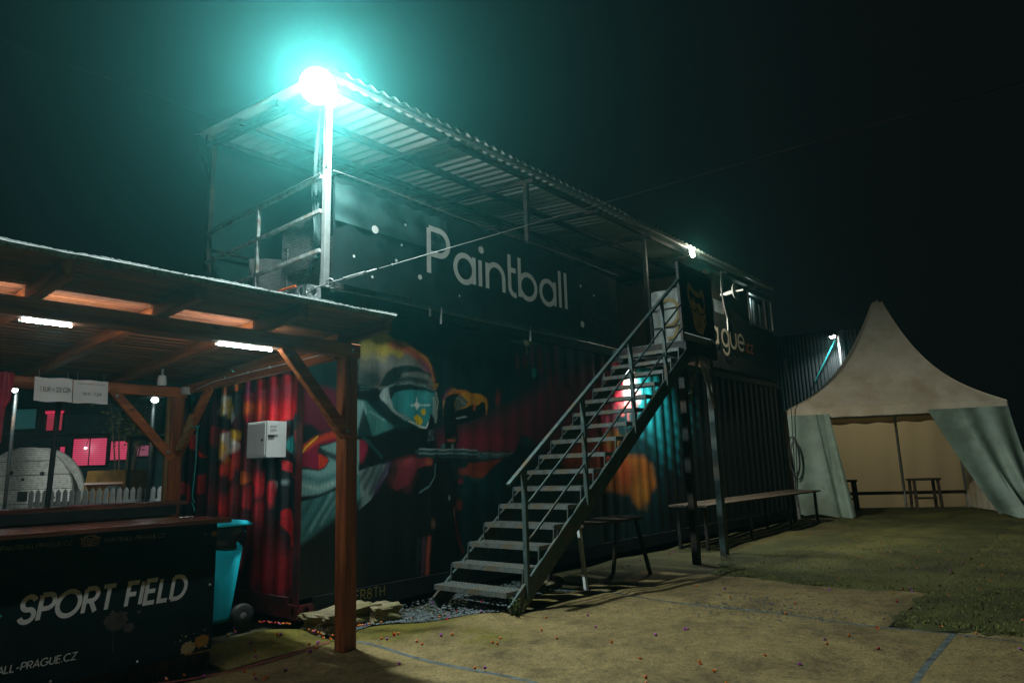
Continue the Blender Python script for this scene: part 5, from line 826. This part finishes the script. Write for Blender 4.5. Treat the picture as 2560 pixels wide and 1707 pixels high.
# electric box on the container end wall
eb = thing('electric_box', (3.3,5.7,1.41), 'white electric box with keyed door on the red container end', 'electric box')
obj('case', G().bar((3.30,5.53,1.567),(3.30,5.86,1.567),.19,.315,ch=.004), WHITE, eb)
dr = obj('door', G().box((3.197,5.548,1.428),(3.2045,5.845,1.706)), WHITE, eb)
obj('lock', G().lathe([(.001,3.188),(.011,3.189),(.011,3.1965)], (0,5.585,1.56), 12, 'x'), RUB, dr)
obj('handle_slot', G().box((3.215,5.525,1.582),(3.272,5.5297,1.600)), RUB, eb)
ps = obj('notice', G().box((3.212,5.5255,1.605),(3.31,5.5297,1.712)), PAPER, eb); t_ = G()
text(t_, '200 BAR', (3.232,5.5245,1.668), (1,0,0), (0,0,1), .015, .16, .14, 0, width=.06); text(t_, '3000PSI', (3.232,5.5245,1.636), (1,0,0), (0,0,1), .015, .16, .14, 0, width=.06)
obj('writing', t_, INK, ps)
# wheelie bin
bi = thing('wheelie_bin', (2.95,6.00,0), 'turquoise wheelie bin lined with a black bag beside the bar', 'bin')
def ringbox(g, secs, n=6):
    vs = []; c4 = ((1,1),(-1,1),(-1,-1),(1,-1)); rows = []
    for cx, cy, hx, hy, z, r_ in secs:
        row = []
        for q, (sx, sy) in enumerate(c4):
            for k in range(n+1):
                a = R(90*q+90*k/n); row.append((cx+sx*(hx-r_)+r_*math.cos(a), cy+sy*(hy-r_)+r_*math.sin(a), z))
        rows.append(row)
    m_ = len(rows[0]); g.add([p for r_ in rows for p in r_], [(i*m_+k, i*m_+(k+1)%m_, (i+1)*m_+(k+1)%m_, (i+1)*m_+k) for i in range(len(rows)-1) for k in range(m_)]+[tuple(range(m_-1,-1,-1)), tuple((len(rows)-1)*m_+k for k in range(m_))]); return g
obj('body', ringbox(G(), [(2.92,6.00,.17,.20,.06,.04),(2.92,6.00,.175,.205,.10,.04),(2.95,6.00,.235,.245,.88,.04)]), TEALP, bi, True)
bg_ = G(); rows = []
for z, s_, j in ((.93,1.02,.008),(.91,1.075,.012),(.86,1.075,.014),(.80,1.05,.018),(.76,1.01,.016),(.74,.96,.004)):
    rows.append([(2.95+.245*s_*(abs(math.cos(t))**.5*math.copysign(1,math.cos(t)))+j*math.sin(t*7+z*40), 6.00+.255*s_*(abs(math.sin(t))**.5*math.copysign(1,math.sin(t)))+j*math.cos(t*9+z*30), z+.012*math.sin(t*5)+(-.05*max(0,math.cos(t)) if z < .8 else 0)) for t in np.linspace(0,2*math.pi,49)])
obj('bag', bg_.grid(rows), mat('black bin bag', (.012,.018,.018), .22, 0, .3, 14, .8), bi, True)
obj('lid', ringbox(G(), [(2.96,6.00,.27,.275,.925,.05),(2.96,6.00,.28,.285,.94,.05),(2.95,6.00,.25,.26,.972,.05),(2.95,6.00,.12,.14,.985,.05)]), TEALP, bi, True)
for yy in (5.77,6.23):
    wh = obj('wheel', G().lathe([(.03,yy-.028),(.085,yy-.028),(.10,yy-.018),(.10,yy+.018),(.085,yy+.028),(.03,yy+.028)], (3.17,0,.11), 20, 'y'), RUB, bi, True)
    obj('hub', G().lathe([(.001,yy-.03),(.03,yy-.026),(.03,yy+.026),(.001,yy+.03)], (3.17,0,.11), 14, 'y'), GALV, wh)
obj('axle', G().tube([(3.17,5.78,.11),(3.17,6.22,.11)], .012, 8), STEEL, bi)
bi.scale.z = .90
# stones under the container corner
def rock(name, c, s, label, seed):
    bm = bmesh.new(); bmesh.ops.create_cube(bm, size=1); bmesh.ops.subdivide_edges(bm, edges=bm.edges[:], cuts=7, use_grid_fill=True); q = random.Random(seed)
    o = [q.uniform(0,6) for _ in range(6)]
    for v in bm.verts:
        n = .10*math.sin(v.co.x*5+o[0])*math.sin(v.co.y*6+o[1])+.07*math.sin(v.co.z*8+v.co.x*7+o[2])+.05*math.sin(v.co.y*15+o[3]+v.co.z*11)+q.uniform(-.035,.035); l = v.co.length
        v.co *= (1+n)*(1-.22*max(0,l-.62))
        v.co.x *= s[0]; v.co.y *= s[1]; v.co.z *= s[2]
    me = bpy.data.meshes.new(name); bm.to_mesh(me); bm.free(); me.materials.append(STONE)
    o = link(name, me, None, c); o.rotation_euler.z = q.uniform(-.2,.2); return tag(o, label, 'stone')
rock('stone_block', (3.72,5.10,.05), (.62,.34,.16), 'rough broad stone block under the near container corner', 3)
rock('stone_block', (4.02,4.98,.045), (.26,.30,.15), 'small broken stone right of the timber post', 8)
rock('stone_block', (6.15,4.75,.03), (.35,.2,.10), 'flat stone by the leg of the trestle table', 12)
# weed at the foot of the stairs
wd_ = thing('weed', (4.70,4.02,hgt(4.7,4.02)), 'small green weed growing at the foot of the stairs', 'weed')
sg_ = G(); lf = G(); q = random.Random(5)
for k in range(22):
    a = q.uniform(0,6.28); l = q.uniform(.06,.17); lean = q.uniform(.1,.75); b0 = Vector((4.70+q.uniform(-.06,.06), 4.02+q.uniform(-.05,.05), hgt(4.7,4.02)-.01)); tip = b0+Vector((math.cos(a)*l*lean, math.sin(a)*l*lean, l))
    sg_.tube([b0, b0.lerp(tip,.6)+Vector((0,0,.01)), tip], .0016, 4)
    for j in range(11):
        p = b0.lerp(tip, .2+.8*j/10); an_ = q.uniform(0,6.28); s_ = q.uniform(.008,.02); d = Vector((math.cos(an_),math.sin(an_),q.uniform(-.2,.6))); e_ = d.cross(Vector((0,0,1))).normalized()*s_*.38
        lf.add([p, p+d*s_*.5+e_, p+d*s_, p+d*s_*.5-e_], [(0,1,2,3)])
obj('stem', sg_, mat('weed stem', (.08,.10,.02), .7, 0, .3, 9, 0), wd_); obj('leaves', lf, mat('weed leaf', (.09,.14,.03), .6, 0, .4, 30, 0), wd_)
# ------------------------------------------------------------------ pagoda tent
TL = Vector((15.87,5.32,0)); TR = Vector((17.72,1.39,0)); td = (TR-TL).normalized(); tn = Vector((-td.y,td.x,0)); TW = (TR-TL).length
tent = thing('pagoda_tent', (18.7,4.3,0), 'pale peaked pagoda tent with its front curtains pulled open', 'tent')
TP_ = lambda u, v, z: TL+td*(u*TW)+tn*(v*3.0)+Vector((0,0,z))
EZ, AZ = 2.36, 4.98
def roofz(s): return EZ+(AZ-EZ)*(.42*s+.58*s**3.2)
g = G(); NS = 22
for side in range(4):
    P = []
    for i in range(NS+1):
        s = i/NS; h_ = .5*(1-s)+.022*s; row = []
        for j in range(25):
            a = -1+2*j/24; sag = -.07*math.sin(min(1,s*1.15)*3.14)*(1-abs(a)) ; wr = .010*math.sin(a*46+math.sin(s*9))*math.exp(-((s-.14)/.14)**2)
            x, y = {0:(a*h_,-h_),1:(h_,a*h_),2:(-a*h_,h_),3:(-h_,-a*h_)}[side]; row.append(TP_(.5+.075*s+x, .5+y, roofz(s)+(sag+wr)*1.0))
        P.append(row)
    g.grid(P)
obj('roof', g, TARP, tent, True)
for sx, sy in ((-1,-1),(1,-1),(1,1),(-1,1)):
    obj('ridge_seam', G().tube([TP_(.5+.075*s+sx*(.5*(1-s)+.022*s), .5+sy*(.5*(1-s)+.022*s), roofz(s)+.004) for s in np.linspace(0,1,24)], .012, 6), TARP, tent)
obj('peak', G().lathe([(.09,4.90),(.06,4.98),(.02,5.04),(.001,5.05)], TP_(.575,.5,0), 12), TARP, tent)
def edge(side, u): return {0:(u,0),1:(1,u),2:(1-u,1),3:(0,1-u)}[side]
for side in range(4):
    P = []
    for i in range(30):
        u, v = edge(side, i/29); o_ = {0:(0,-.004),1:(.004,0),2:(0,.004),3:(-.004,0)}[side]; P.append([TP_(u+o_[0],v+o_[1],EZ+.005), TP_(u+o_[0]*1.5,v+o_[1]*1.5,EZ-.10+.004*math.sin(i)), TP_(u+o_[0]*1.2,v+o_[1]*1.2,EZ-.19+.006*math.sin(i*1.7))])
    obj('valance', G().grid(P), TARP, tent, True)
for u, v in ((.01,.01),(.99,.01),(.01,.99),(.99,.99),(.67,.97)): obj('pole', G().tube([TP_(u,v,-.05), TP_(u,v,EZ-.03)], .035, 10), GALV, tent)
for a, b_ in (((0.01,.01),(.99,.01)),((.01,.99),(.99,.99)),((.01,.01),(.01,.99)),((.99,.01),(.99,.99))): obj('eave_tube', G().tube([TP_(*a,EZ-.05), TP_(*b_,EZ-.05)], .03, 8), GALV, tent)
IN = translucent(mat('inner tent wall', (.50,.36,.20), .8, 0, .1, 3, .2), (.75,.52,.26), .8)
for side in (1,2,3):
    P = []
    for i in range(50):
        u, v = edge(side, i/49); k = .985; u = .5+(u-.5)*k; v = .5+(v-.5)*k; P.append([TP_(u+.006*math.sin(i*1.1+z)*(side!=2), v+.006*math.sin(i*.9+z)*(side==2), z) for z in np.linspace(.02,EZ-.06,8)])
    obj('side_wall', G().grid(P), IN if side == 2 else TARP, tent, True)
obj('skirt_bar', G().bar(TP_(.02,.965,.38), TP_(.98,.965,.38), .03, .08), BROWNW, tent)
def curtain(name, top0, top1, bot0, bot1, out, folds, amp, zb, ph=0):
    P = []
    for i in range(60):
        t = i/59; col = []
        for k in range(16):
            q = k/15; u = (top0+(top1-top0)*t)*(1-q)+(bot0+(bot1-bot0)*t)*q; dv = -.012-out*q*q-amp*(.35+.65*q)*(.5+.5*math.sin(t*folds*6.28+ph+q*1.3)); z = (EZ-.12)*(1-q)+(zb+.05*math.sin(t*5+ph))*q
            col.append(TP_(u, dv, z))
        P.append(col)
    return obj(name, G().grid(P), TARPG, tent, True)
curtain('curtain', .0, .19, .015, .245, .02, 1.6, .028, .04)
curtain('curtain_flap', .135, .20, .185, .262, .06, 1.0, .05, .03, 2)
curtain('curtain_flap', .65, .80, .845, .97, .16, .8, .04, .05, 1)
curtain('curtain', .78, 1.0, .95, 1.06, .10, 1.7, .06, .10, .5)
def stool(c, rz, s, label):
    t = thing('wooden_bench', c, label, 'bench'); t.rotation_euler.z = rz
    def pt(n, g): o = bpy.data.objects.new(n, mesh(g, n, DARKB)); COL.objects.link(o); o.parent = t
    pt('seat', G().bar((-s,0,.74),(s,0,.74),.38,.05))
    for x in (-s+.06,s-.06):
        for y_ in (-.14,.14): pt('leg', G().bar((x,y_,.715),(x*1.06,y_*1.15,.0),.06,.05))
    pt('stretcher', G().bar((-s+.07,0,.30),(s-.07,0,.30),.04,.05))
aT = math.atan2(td.y, td.x)
stool(TP_(.31,.72,-.02), aT, .34, 'dark wooden bench inside the tent behind the left curtain')
stool(TP_(.725,.70,-.02), aT+.1, .32, 'dark wooden bench inside the tent by the back pole')

# ------------------------------------------------------------------ hall behind, with its wall lamp
hl = thing('warehouse', (24,9,0), 'big dark warehouse with vertical ribbed cladding behind the tent', 'building')
HA = Vector((22.98,5.1,0)); HB = Vector((21.2,16,0)); hd = (HB-HA).normalized(); hn = Vector((hd.y,-hd.x,0))
P = []; n = 600; Lh = (HB-HA).length
for i in range(n+1):
    o_ = .035*(1 if (i//3) % 2 else 0); p = HA+hd*(Lh*i/n)-hn*o_*-1; P.append([(p.x,p.y,0),(p.x,p.y,5.25)])
CLAD = mat('ribbed grey cladding', (.035,.042,.045), .6, .2, .3, 2, .1, sc=(1,1,.2))
obj('front_wall', G().grid(P), CLAD, hl)
HC = HA-hn*(-12) if (HA-hn*(-12)).x > HA.x else HA-hn*12
P = []; n = 300; dd = HC-HA
for i in range(n+1):
    o_ = .035*(1 if (i//3) % 2 else 0); p = HA+dd*(i/n)-hd*o_; P.append([(p.x,p.y,0),(p.x,p.y,5.25)])
obj('side_wall', G().grid(P), CLAD, hl)
HD = HB+dd
obj('roof', G().add([(HA.x,HA.y,5.26),(HB.x,HB.y,5.26),(HD.x,HD.y,5.9),(HC.x,HC.y,5.9)], [(0,1,2,3)]).add([(HA.x,HA.y,5.2),(HC.x,HC.y,5.2),(HC.x,HC.y,5.9)], [(0,1,2)]), BLACKW, hl)
hlm = thing('wall_lamp', (22.3,5.85,4.95), 'lamp on a bracket against the ribbed warehouse wall', 'lamp')
LP = Vector((22.3,5.85,4.95))
obj('housing', G().box((LP.x-.1,LP.y-.05,LP.z+.03),(LP.x+.12,LP.y+.12,LP.z+.10)), GALV, hlm)
obj('lens', G().lathe([(.001,LP.z-.03),(.07,LP.z-.01),(.08,LP.z+.045)], (LP.x,LP.y,0), 14), glow('hall lamp lens', (1,1,.95), 40), hlm)
obj('bracket', G().bar(LP+Vector((.1,.02,.06)), LP+Vector((.7,.12,.06)), .05, .05), POSTW, hlm)
obj('mast', G().bar(LP+Vector((.28,-.10,.06)), LP+Vector((.28,-.10,-4.75)), .10, .06), POSTW, hlm)
obj('stay', G().tube([LP+Vector((.25,-.0,-.05)), LP+Vector((.35,.75,-1.25))], .02, 6), mat('turquoise stay','' and 0 or (.03,.4,.42), .5,0,.1,9,0), hlm)
point('wall_lamp_beam', LP+Vector((-.0,-.0,-.06)), HALL_W, (.9,1,.96), .06, hlm, 156, Vector((-.10,-.08,-1)))

# ------------------------------------------------------------------ yard behind the bar
yl = Vector((.655,-.755,0)); yn = Vector((-.755,-.655,0))    # along the yard fronts, towards the bar
drum = thing('cable_drum', (4.57,17.06,0), 'huge pale wooden cable drum standing upright behind the mesh screen', 'cable drum')
DC = Vector((4.57,17.06,1.0)); DP = woodm('pale drum boards','x',(.85,.80,.72),(.6,.55,.48),.8)
def disc(c, r, th, nb):
    for k in range(nb):
        z0 = -r+2*r*k/nb; z1 = z0+2*r/nb-.012; pts = []
        for z in np.linspace(z0, z1, 5): pts.append((math.sqrt(max(0,r*r-z*z)), z))
        poly = [(-x,z) for x, z in pts]+[(x,z) for x, z in reversed(pts)]
        obj('board', G().prism([c+yl*x+Vector((0,0,z)) for x, z in poly], -yn*th), DP, drum)
disc(DC+yn*.2, 1.0, .06, 7); 
obj('rear_flange', G().prism([DC-yn*.2+yl*(math.cos(t))+Vector((0,0,math.sin(t))) for t in np.linspace(0,6.28,40)[:-1]], -yn*.06), DP, drum)
obj('core', G().prism([DC+yn*.135+yl*(.5*math.cos(t))+Vector((0,0,.5*math.sin(t))) for t in np.linspace(0,6.28,26)[:-1]], -yn*.33), OLDW, drum)
hb = G()
for x, z, r_ in ((-.28,.48,.045),(.36,.45,.045),(-.02,.34,.03),(-.68,-.02,.05),(.62,-.04,.045),(.28,-.5,.045),(-.3,-.5,.045)):
    hb.prism([DC+yn*.202+yl*(x+r_*math.cos(t))+Vector((0,0,z+r_*math.sin(t))) for t in np.linspace(0,6.28,11)[:-1]], yn*.012)
hb.prism([DC+yn*.202+yl*(x)+Vector((0,0,z)) for x, z in ((-.10,-.10),(.10,-.10),(.10,.10),(-.10,.10))], yn*.01)
obj('bolt', hb, RUB, drum)
fn = thing('picket_fence', (4.5,12.1,0), 'white picket fence across the yard behind the mesh screen', 'fence')
fa = Vector((3.55,13.17,0)); WH2 = mat('white fence paint', (.55,.55,.52), .7, 0, .2, 9, .1)
pk = G().prism([(-.035,0,.08),(.035,0,.08),(.035,0,1.10),(0,0,1.15),(-.035,0,1.10)], (0,.02,0)); pme = mesh(pk, 'picket', WH2)
for k in range(30):
    p = fa+yl*(.108*k); inst('picket', pme, fn, p, (0,0,math.atan2(yl.y,yl.x)))
for z in (.35,.92): obj('rail', G().bar(fa+Vector((0,.03,z))-yn*.02, fa+yl*3.2+Vector((0,.03,z))-yn*.02, .03,.07), WH2, fn)
cab = thing('site_cabin', (6.6,20.6,0), 'two storey dark teal cabin with pink lit windows at the back of the yard', 'cabin')
CA = Vector((6.39,20.5,0)); CW = lambda s, o, z: CA+yl*s-yn*o+Vector((0,0,z))
DTEAL = mat('dark teal cabin wall', (.035,.10,.10), .6, 0, .3, 3, .2)
def slab(n, s0, s1, o0, o1, z0, z1, m, par):
    return obj(n, G().add([CW(s0,o0,z0),CW(s1,o0,z0),CW(s1,o1,z0),CW(s0,o1,z0),CW(s0,o0,z1),CW(s1,o0,z1),CW(s1,o1,z1),CW(s0,o1,z1)], [(0,3,2,1),(4,5,6,7),(0,1,5,4),(1,2,6,5),(2,3,7,6),(3,0,4,7)]), m, par)
slab('wall', -4, 4, 0, 2.5, 0, 2.5, DTEAL, cab); slab('upper_wall', -4, 1.1, .1, 2.5, 2.5, 3.7, DTEAL, cab); slab('roof', -4.2, 1.3, -.1, 2.7, 3.7, 3.85, BLACKW, cab); slab('ledge', -4, 4.1, -.05, 0, 2.44, 2.5, BLACKW, cab)
MAG = glow('magenta lit pane', (1,.0,.13), .62); MAG2 = glow('dim magenta pane', (1,.02,.25), .22); RED = glow('red lit pane', (1,.02,.10), .32); TEAL_WALL = glow('teal wall glow', (.0,.34,.34), .13)  # the teal one is glow standing in for a lamp-lit wall patch
def win(s0, s1, z0, z1, m, o=0, bars=1):
    f = slab('window', s0-.05, s1+.05, o-.03, o-.001, z0-.05, z1+.05, BLACKW, cab); slab('pane', s0, s1, o-.035, o-.031, z0, z1, m, f)
    for k in range(bars):
        c = s0+(s1-s0)*(k+1)/(bars+1); slab('glazing_bar', c-.012, c+.012, o-.05, o-.0355, z0, z1, BLACKW, f)
win(0, .86, 1.68, 2.37, MAG, 0, 1); win(.98, 1.42, 1.80, 2.28, MAG, 0, 0); win(1.60, 2.02, 1.88, 2.15, MAG2, 0, 0); win(-.34,-.22,1.88,2.18,MAG,0,0)
win(-.82, -.42, 2.62, 3.05, RED, .1, 0); slab('awning', -.84, -.40, .0, .098, 3.06, 3.13, glow('pink awning glow',(1,.02,.12),.7), cab); win(-1.75, -1.12, 2.68, 3.2, TEAL_WALL, .1, 0)  # awning emits to look lit; teal window stands in for lit wall
slab('door', -1.02, -.9, .06, .098, 2.55, 3.2, BLACKW, cab)
pb = thing('neon_bulb', CW(.42,-.2,2.1), 'tiny bright bulb in front of the largest pink window', 'lamp')
bpos = CW(.42,-.2,2.12); obj('bulb', G().lathe([(.001,bpos.z-.035),(.03,bpos.z-.02),(.035,bpos.z),(.03,bpos.z+.02),(.001,bpos.z+.035)], (bpos.x,bpos.y,0), 12), glow('bulb',(1,.7,.75),8), pb); obj('cord', G().bar(bpos+Vector((0,0,.03)), CW(.42,-.04,2.46), .01,.01), RUB, pb)
dgr = thing('mini_digger', (4.9,13.9,0), 'yellow brown compact digger parked behind the picket fence', 'digger')
YV = mat('dull yellow paint', (.34,.17,.03), .5, 0, .4, 5, .1); YA = Vector((4.64,14.15,0)); D_ = lambda s, o, z: YA+yl*s-yn*o+Vector((0,0,z))
def dbox(n, s0, s1, o0, o1, z0, z1, m, tp=0): return obj(n, G().add([D_(s0,o0,z0),D_(s1,o0,z0),D_(s1,o1,z0),D_(s0,o1,z0),D_(s0+tp,o0+tp,z1),D_(s1-tp,o0+tp,z1),D_(s1-tp,o1-tp,z1),D_(s0+tp,o1-tp,z1)], [(0,3,2,1),(4,5,6,7),(0,1,5,4),(1,2,6,5),(2,3,7,6),(3,0,4,7)]), m, dgr)
dbox('engine_cover', -.1, .75, 0, 1.1, .55, 1.45, YV, .08); dbox('chassis', -.2, 1.2, -.05, 1.15, .38, .545, BLACKW); dbox('seat', .8, 1.1, .3, .8, .55, .95, BLACKW, .03)
for o0 in (-.12,.92): dbox('track', -.35, 1.35, o0, o0+.3, -.03, .37, RUB, .09)
dbox('headlight', .42, .62, -.03, .06, 1.10, 1.17, POSTW); dbox('stripe', -.02, .66, -.012, .05, 1.2, 1.235, glow('amber stripe glow',(.9,.3,.03),.12))  # stripe emits faintly, its glint put in as glow
for s_, o_ in ((.72,.1),(1.12,.1),(.72,1.0),(1.12,1.0)): obj('canopy_post', G().bar(D_(s_,o_,.5), D_(s_,o_,2.0), .04,.04), BLACKW, dgr)
dbox('canopy_top', .66, 1.2, .02, 1.1, 2.0, 2.06, BLACKW)
def ylamp(x, y, z, label, W):
    t = thing('yard_lamp', (x,y,0), label, 'lamp post', 'lamp posts in the yard behind the bar'); obj('mast', G().tube([(x+.10,y+.28,-.05),(x+.10,y+.28,z+.07)], .03, 8), STEEL, t)
    obj('head', G().box((x-.10,y-.03,z+.045),(x+.12,y+.30,z+.10)), STEEL, t); obj('lens', G().lathe([(.001,z-.045),(.04,z-.03),(.055,z),(.04,z+.03),(.02,z+.044)], (x,y,0), 14), glow('yard lamp glass', (.9,1,1), 14), t)
    point('yard_lamp_beam', (x-.02,y-.12,z-.02), W, (.85,1,1), .05, t, 160, Vector((.15,.75,-.65)))
ylamp(3.47,14.35,2.87,'lamp post shining beside the red cloth',YARD_W); ylamp(4.45,10.94,2.45,'lamp post shining next to the rear timber brace',YARD_W*.22)
def tree(loc, h, r, label, n, col):
    t = thing('leafy_shrub', loc, label, 'shrub'); g1 = G(); g2 = G(); q = random.Random(int(h*77)); b0 = Vector(loc)
    for k in range(9):
        a = q.uniform(0,6.28); tip = b0+Vector((math.cos(a)*r*q.uniform(.2,.8), math.sin(a)*r*q.uniform(.2,.8), h*q.uniform(.86,1.05))); g1.tube([b0, b0.lerp(tip,.5)+Vector((0,0,.15)), tip], [.03,.018,.006], 5)
        for j in range(n//9):
            p = b0.lerp(tip, q.uniform(.78,1.02))+Vector((q.gauss(0,r*.2),q.gauss(0,r*.2),q.gauss(0,r*.2))); d = Vector((q.gauss(0,1),q.gauss(0,1),q.gauss(0,1))).normalized(); e_ = d.orthogonal().normalized(); s_ = q.uniform(.05,.11)
            g2.add([p,p+d*s_*.5+e_*s_*.3,p+d*s_,p+d*s_*.5-e_*s_*.3],[(0,1,2,3)])
    obj('branches', g1, OLDW, t); obj('foliage', g2, mat('leaf '+label[:9], col, .6, 0, .4, 9, 0), t)
tree((5.85,15.7,0), 2.75, .6, 'tall yellowish shrub between the drum and the lamp post', 520, (.10,.09,.02))

# ------------------------------------------------------------------ paintballs scattered on the ground
def sphere(r): 
    g = G(); return g.lathe([(max(.0004,r*math.sin(a)), -r*math.cos(a)) for a in np.linspace(0,math.pi,7)], (0,0,0), 9)
def shell(r):
    g = G(); return g.lathe([(max(.0004,r*math.sin(a)), -r*math.cos(a)) for a in np.linspace(0,math.pi*.5,4)]+[(r*.86*math.sin(a), -r*.86*math.cos(a)) for a in np.linspace(math.pi*.5,.1,4)], (0,0,0), 9)
cols = {'orange': (.62,.15,.015), 'purple': (.30,.045,.30), 'red': (.40,.02,.035)}
BM = {}
for c, v in cols.items():
    mm = mat(c+' gelatin', v, .28, 0, .15, 60, 0)
    BM[c] = (mesh(sphere(.0105), 'paintball', mm, True), mesh(shell(.0125), 'paintball_shell', mm, True))
def ball(x, y, c, sh=False, lift=0):
    me = BM[c][1 if sh else 0]; o = inst('paintball_shell' if sh else 'paintball', me, None, (x, y, hgt(x,y)+(.010 if not sh else .011)+lift), (random.uniform(-.8,.8),random.uniform(-.8,.8),random.uniform(0,6)))
    where = {'orange':'orange','purple':'purple','red':'dark red'}[c]
    tag(o, (where+' paintball lying whole on the bare ground') if not sh else (where+' burst paintball shell left on the bare ground'), 'paintball', where+(' paintballs' if not sh else ' burst paintball shells')+' scattered on the ground')
KN = [
(4.32,4.55,"o"),(4.36,4.48,"p"),(4.54,4.27,"p"),(3.69,4.4,"os"),(3.7,4.36,"o"),(3.63,4.33,"rs"),(3.51,4.33,"o"),(3.52,4.28,"p"),(3.62,4.06,"o"),(3.6,3.98,"o"),(3.89,3.96,"o"),(3.82,4.01,"p"),(3.84,4.03,"ps"),(3.88,3.54,"o"),(3.88,3.49,"os"),(3.19,3.75,"p"),(3.38,3.24,"o"),(3.41,3.18,"p"),(4.44,3.53,"o"),(4.28,3.26,"os"),(5.1,4.14,"o"),(6.14,4.61,"o"),(6.19,4.18,"o"),(5.08,3.53,"p"),(4.75,3.23,"p"),(4.38,2.85,"o"),(4.83,2.75,"p"),(3.84,2.27,"o"),(4.17,2.5,"os"),(4.68,5.03,"p"),(4.81,3.77,"os"),(4.54,4.56,"rs"),(4.87,4.52,"rs"),(4.94,4.64,"r"),(5.04,4.62,"r"),(4.77,4.46,"ps"),(3.49,4.94,"p"),(3.48,4.96,"p"),(3.37,5.07,"o"),(3.37,5.02,"o"),(3.37,5.0,"p"),(3.4,5.03,"o"),(3.38,4.96,"o"),(3.38,4.92,"o"),(3.32,4.8,"os"),(3.39,4.78,"o"),(3.31,4.69,"os"),(3.13,4.7,"o"),(3.2,4.69,"p"),(3.09,4.55,"os"),(3.02,4.52,"p"),(3.38,5.41,"o"),(3.32,5.28,"o"),(3.4,5.5,"r"),(3.36,5.45,"o"),(3.43,5.52,"r"),(3.72,4.89,"o"),(3.74,4.89,"o"),(3.75,4.87,"o"),(3.76,4.85,"p"),(3.81,4.86,"o"),(3.9,4.86,"p"),(3.91,4.83,"o"),(3.96,4.86,"o"),(3.98,4.85,"os"),(4.02,3.59,"os"),(3.11,5.06,"p"),(3.11,5.78,"p"),(3.02,5.59,"o"),(2.95,5.45,"p"),(2.86,5.4,"o"),(2.85,5.05,"p"),(2.8,4.88,"os"),(2.73,4.75,"ps"),(2.69,4.31,"ps"),(2.5,4.48,"o"),(2.51,4.39,"os"),(2.49,4.23,"os"),(2.46,4.27,"ps"),(2.53,4.25,"o"),(2.3,4.63,"p"),(2.12,4.76,"o"),(2.13,4.8,"p"),(2.25,4.79,"os"),(3.38,5.68,"o"),(3.38,5.65,"r"),(3.39,5.61,"r"),(3.43,5.65,"r"),(3.4,5.57,"o"),(3.38,5.53,"r"),(3.4,5.5,"o"),(3.37,5.44,"o"),(3.38,5.41,"o"),(3.45,5.52,"r"),(3.32,5.27,"o"),(3.28,5.36,"p"),(3.36,5.81,"o"),(3.35,5.76,"r"),(3.38,5.77,"r"),(3.4,5.74,"r"),(3.09,5.08,"o"),(3.09,5.05,"os"),(3.12,4.69,"o"),(3.09,4.55,"os"),(3.18,4.67,"p"),(3.01,4.52,"p"),(3.46,5.63,"r"),(3.47,5.57,"p"),(4.38,2.85,"o"),(4.82,2.74,"p"),(5.09,2.64,"ps"),(5.11,2.62,"ps"),(4.35,2.17,"o"),(4.33,2.15,"os"),(4.67,1.86,"os"),(3.84,2.27,"o"),(5.93,2.16,"o"),(5.85,1.46,"os"),(7.38,1.22,"o"),(6.0,0.86,"o"),(9.19,1.76,"p"),(9.04,1.77,"o"),(8.99,1.69,"ps"),(8.6,1.76,"p"),(8.25,1.67,"p"),(8.99,1.44,"p"),(8.15,2.33,"os"),(8.01,2.32,"os"),(9.69,1.23,"o"),(6.71,0.65,"os"),(6.11,1.09,"os"),(4.6,1.62,"ps"),(9.76,2.55,"o"),(9.79,2.52,"o"),(9.64,2.71,"o"),(10.66,2.75,"o"),(10.69,2.5,"o"),(11.59,2.68,"o"),(10.25,2.29,"o"),(9.95,2.29,"o"),(9.93,2.9,"p"),(8.55,2.91,"p"),(12.53,4.02,"o"),(11.65,3.69,"p"),(10.68,3.38,"p"),(14.83,3.8,"o"),(11.76,1.97,"o"),(10.08,1.95,"o"),(10.61,1.8,"o"),(10.09,1.62,"os"),(10.61,1.51,"p"),(8.95,0.97,"o"),(9.23,1.99,"o"),(7.78,1.61,"p"),(7.55,1.55,"ps"),(11.94,3.16,"o"),(9.9,1.45,"p"),(10.83,1.11,"p"),(11.33,1.3,"o"),(6.83,3.07,"p"),(9.08,4.02,"p"),(8.96,4.3,"o"),(6.86,3.39,"os"),(7.3,2.21,"ps"),(5.66,0.58,"ps"),(5.16,1.3,"rs"),(4.24,2.02,"os"),(3.75,2.22,"os"),
]
CN = {'o':'orange','p':'purple','r':'red'}
for x, y, c in KN: ball(x, y, CN[c[0]], 's' in c)
q = random.Random(11)
for k in range(60):
    x = q.uniform(2.6,9.5); y = q.uniform(-.5,3.2) if k % 2 else wav(min(x,6))+q.uniform(-.12,.3); y = min(y, 5.2); ball(x, y, q.choice(['orange','orange','purple','red']), q.random() < .6)

# ------------------------------------------------------------------ night mist lit by the lamps
hz = G().box((-61,-61,-1.1),(61,61,9.5)); hm, t, b = nt('mist'); t.nodes.remove(b)
pv = t.nodes.new('ShaderNodeVolumePrincipled'); pv.inputs['Density'].default_value = HAZE_D; pv.inputs['Color'].default_value = (*HAZE_C, 1); pv.inputs['Anisotropy'].default_value = HAZE_G
L(t, pv.outputs[0], t.nodes['Material Output'].inputs['Volume'])
tag(obj('haze', hz, hm), kind='stuff')
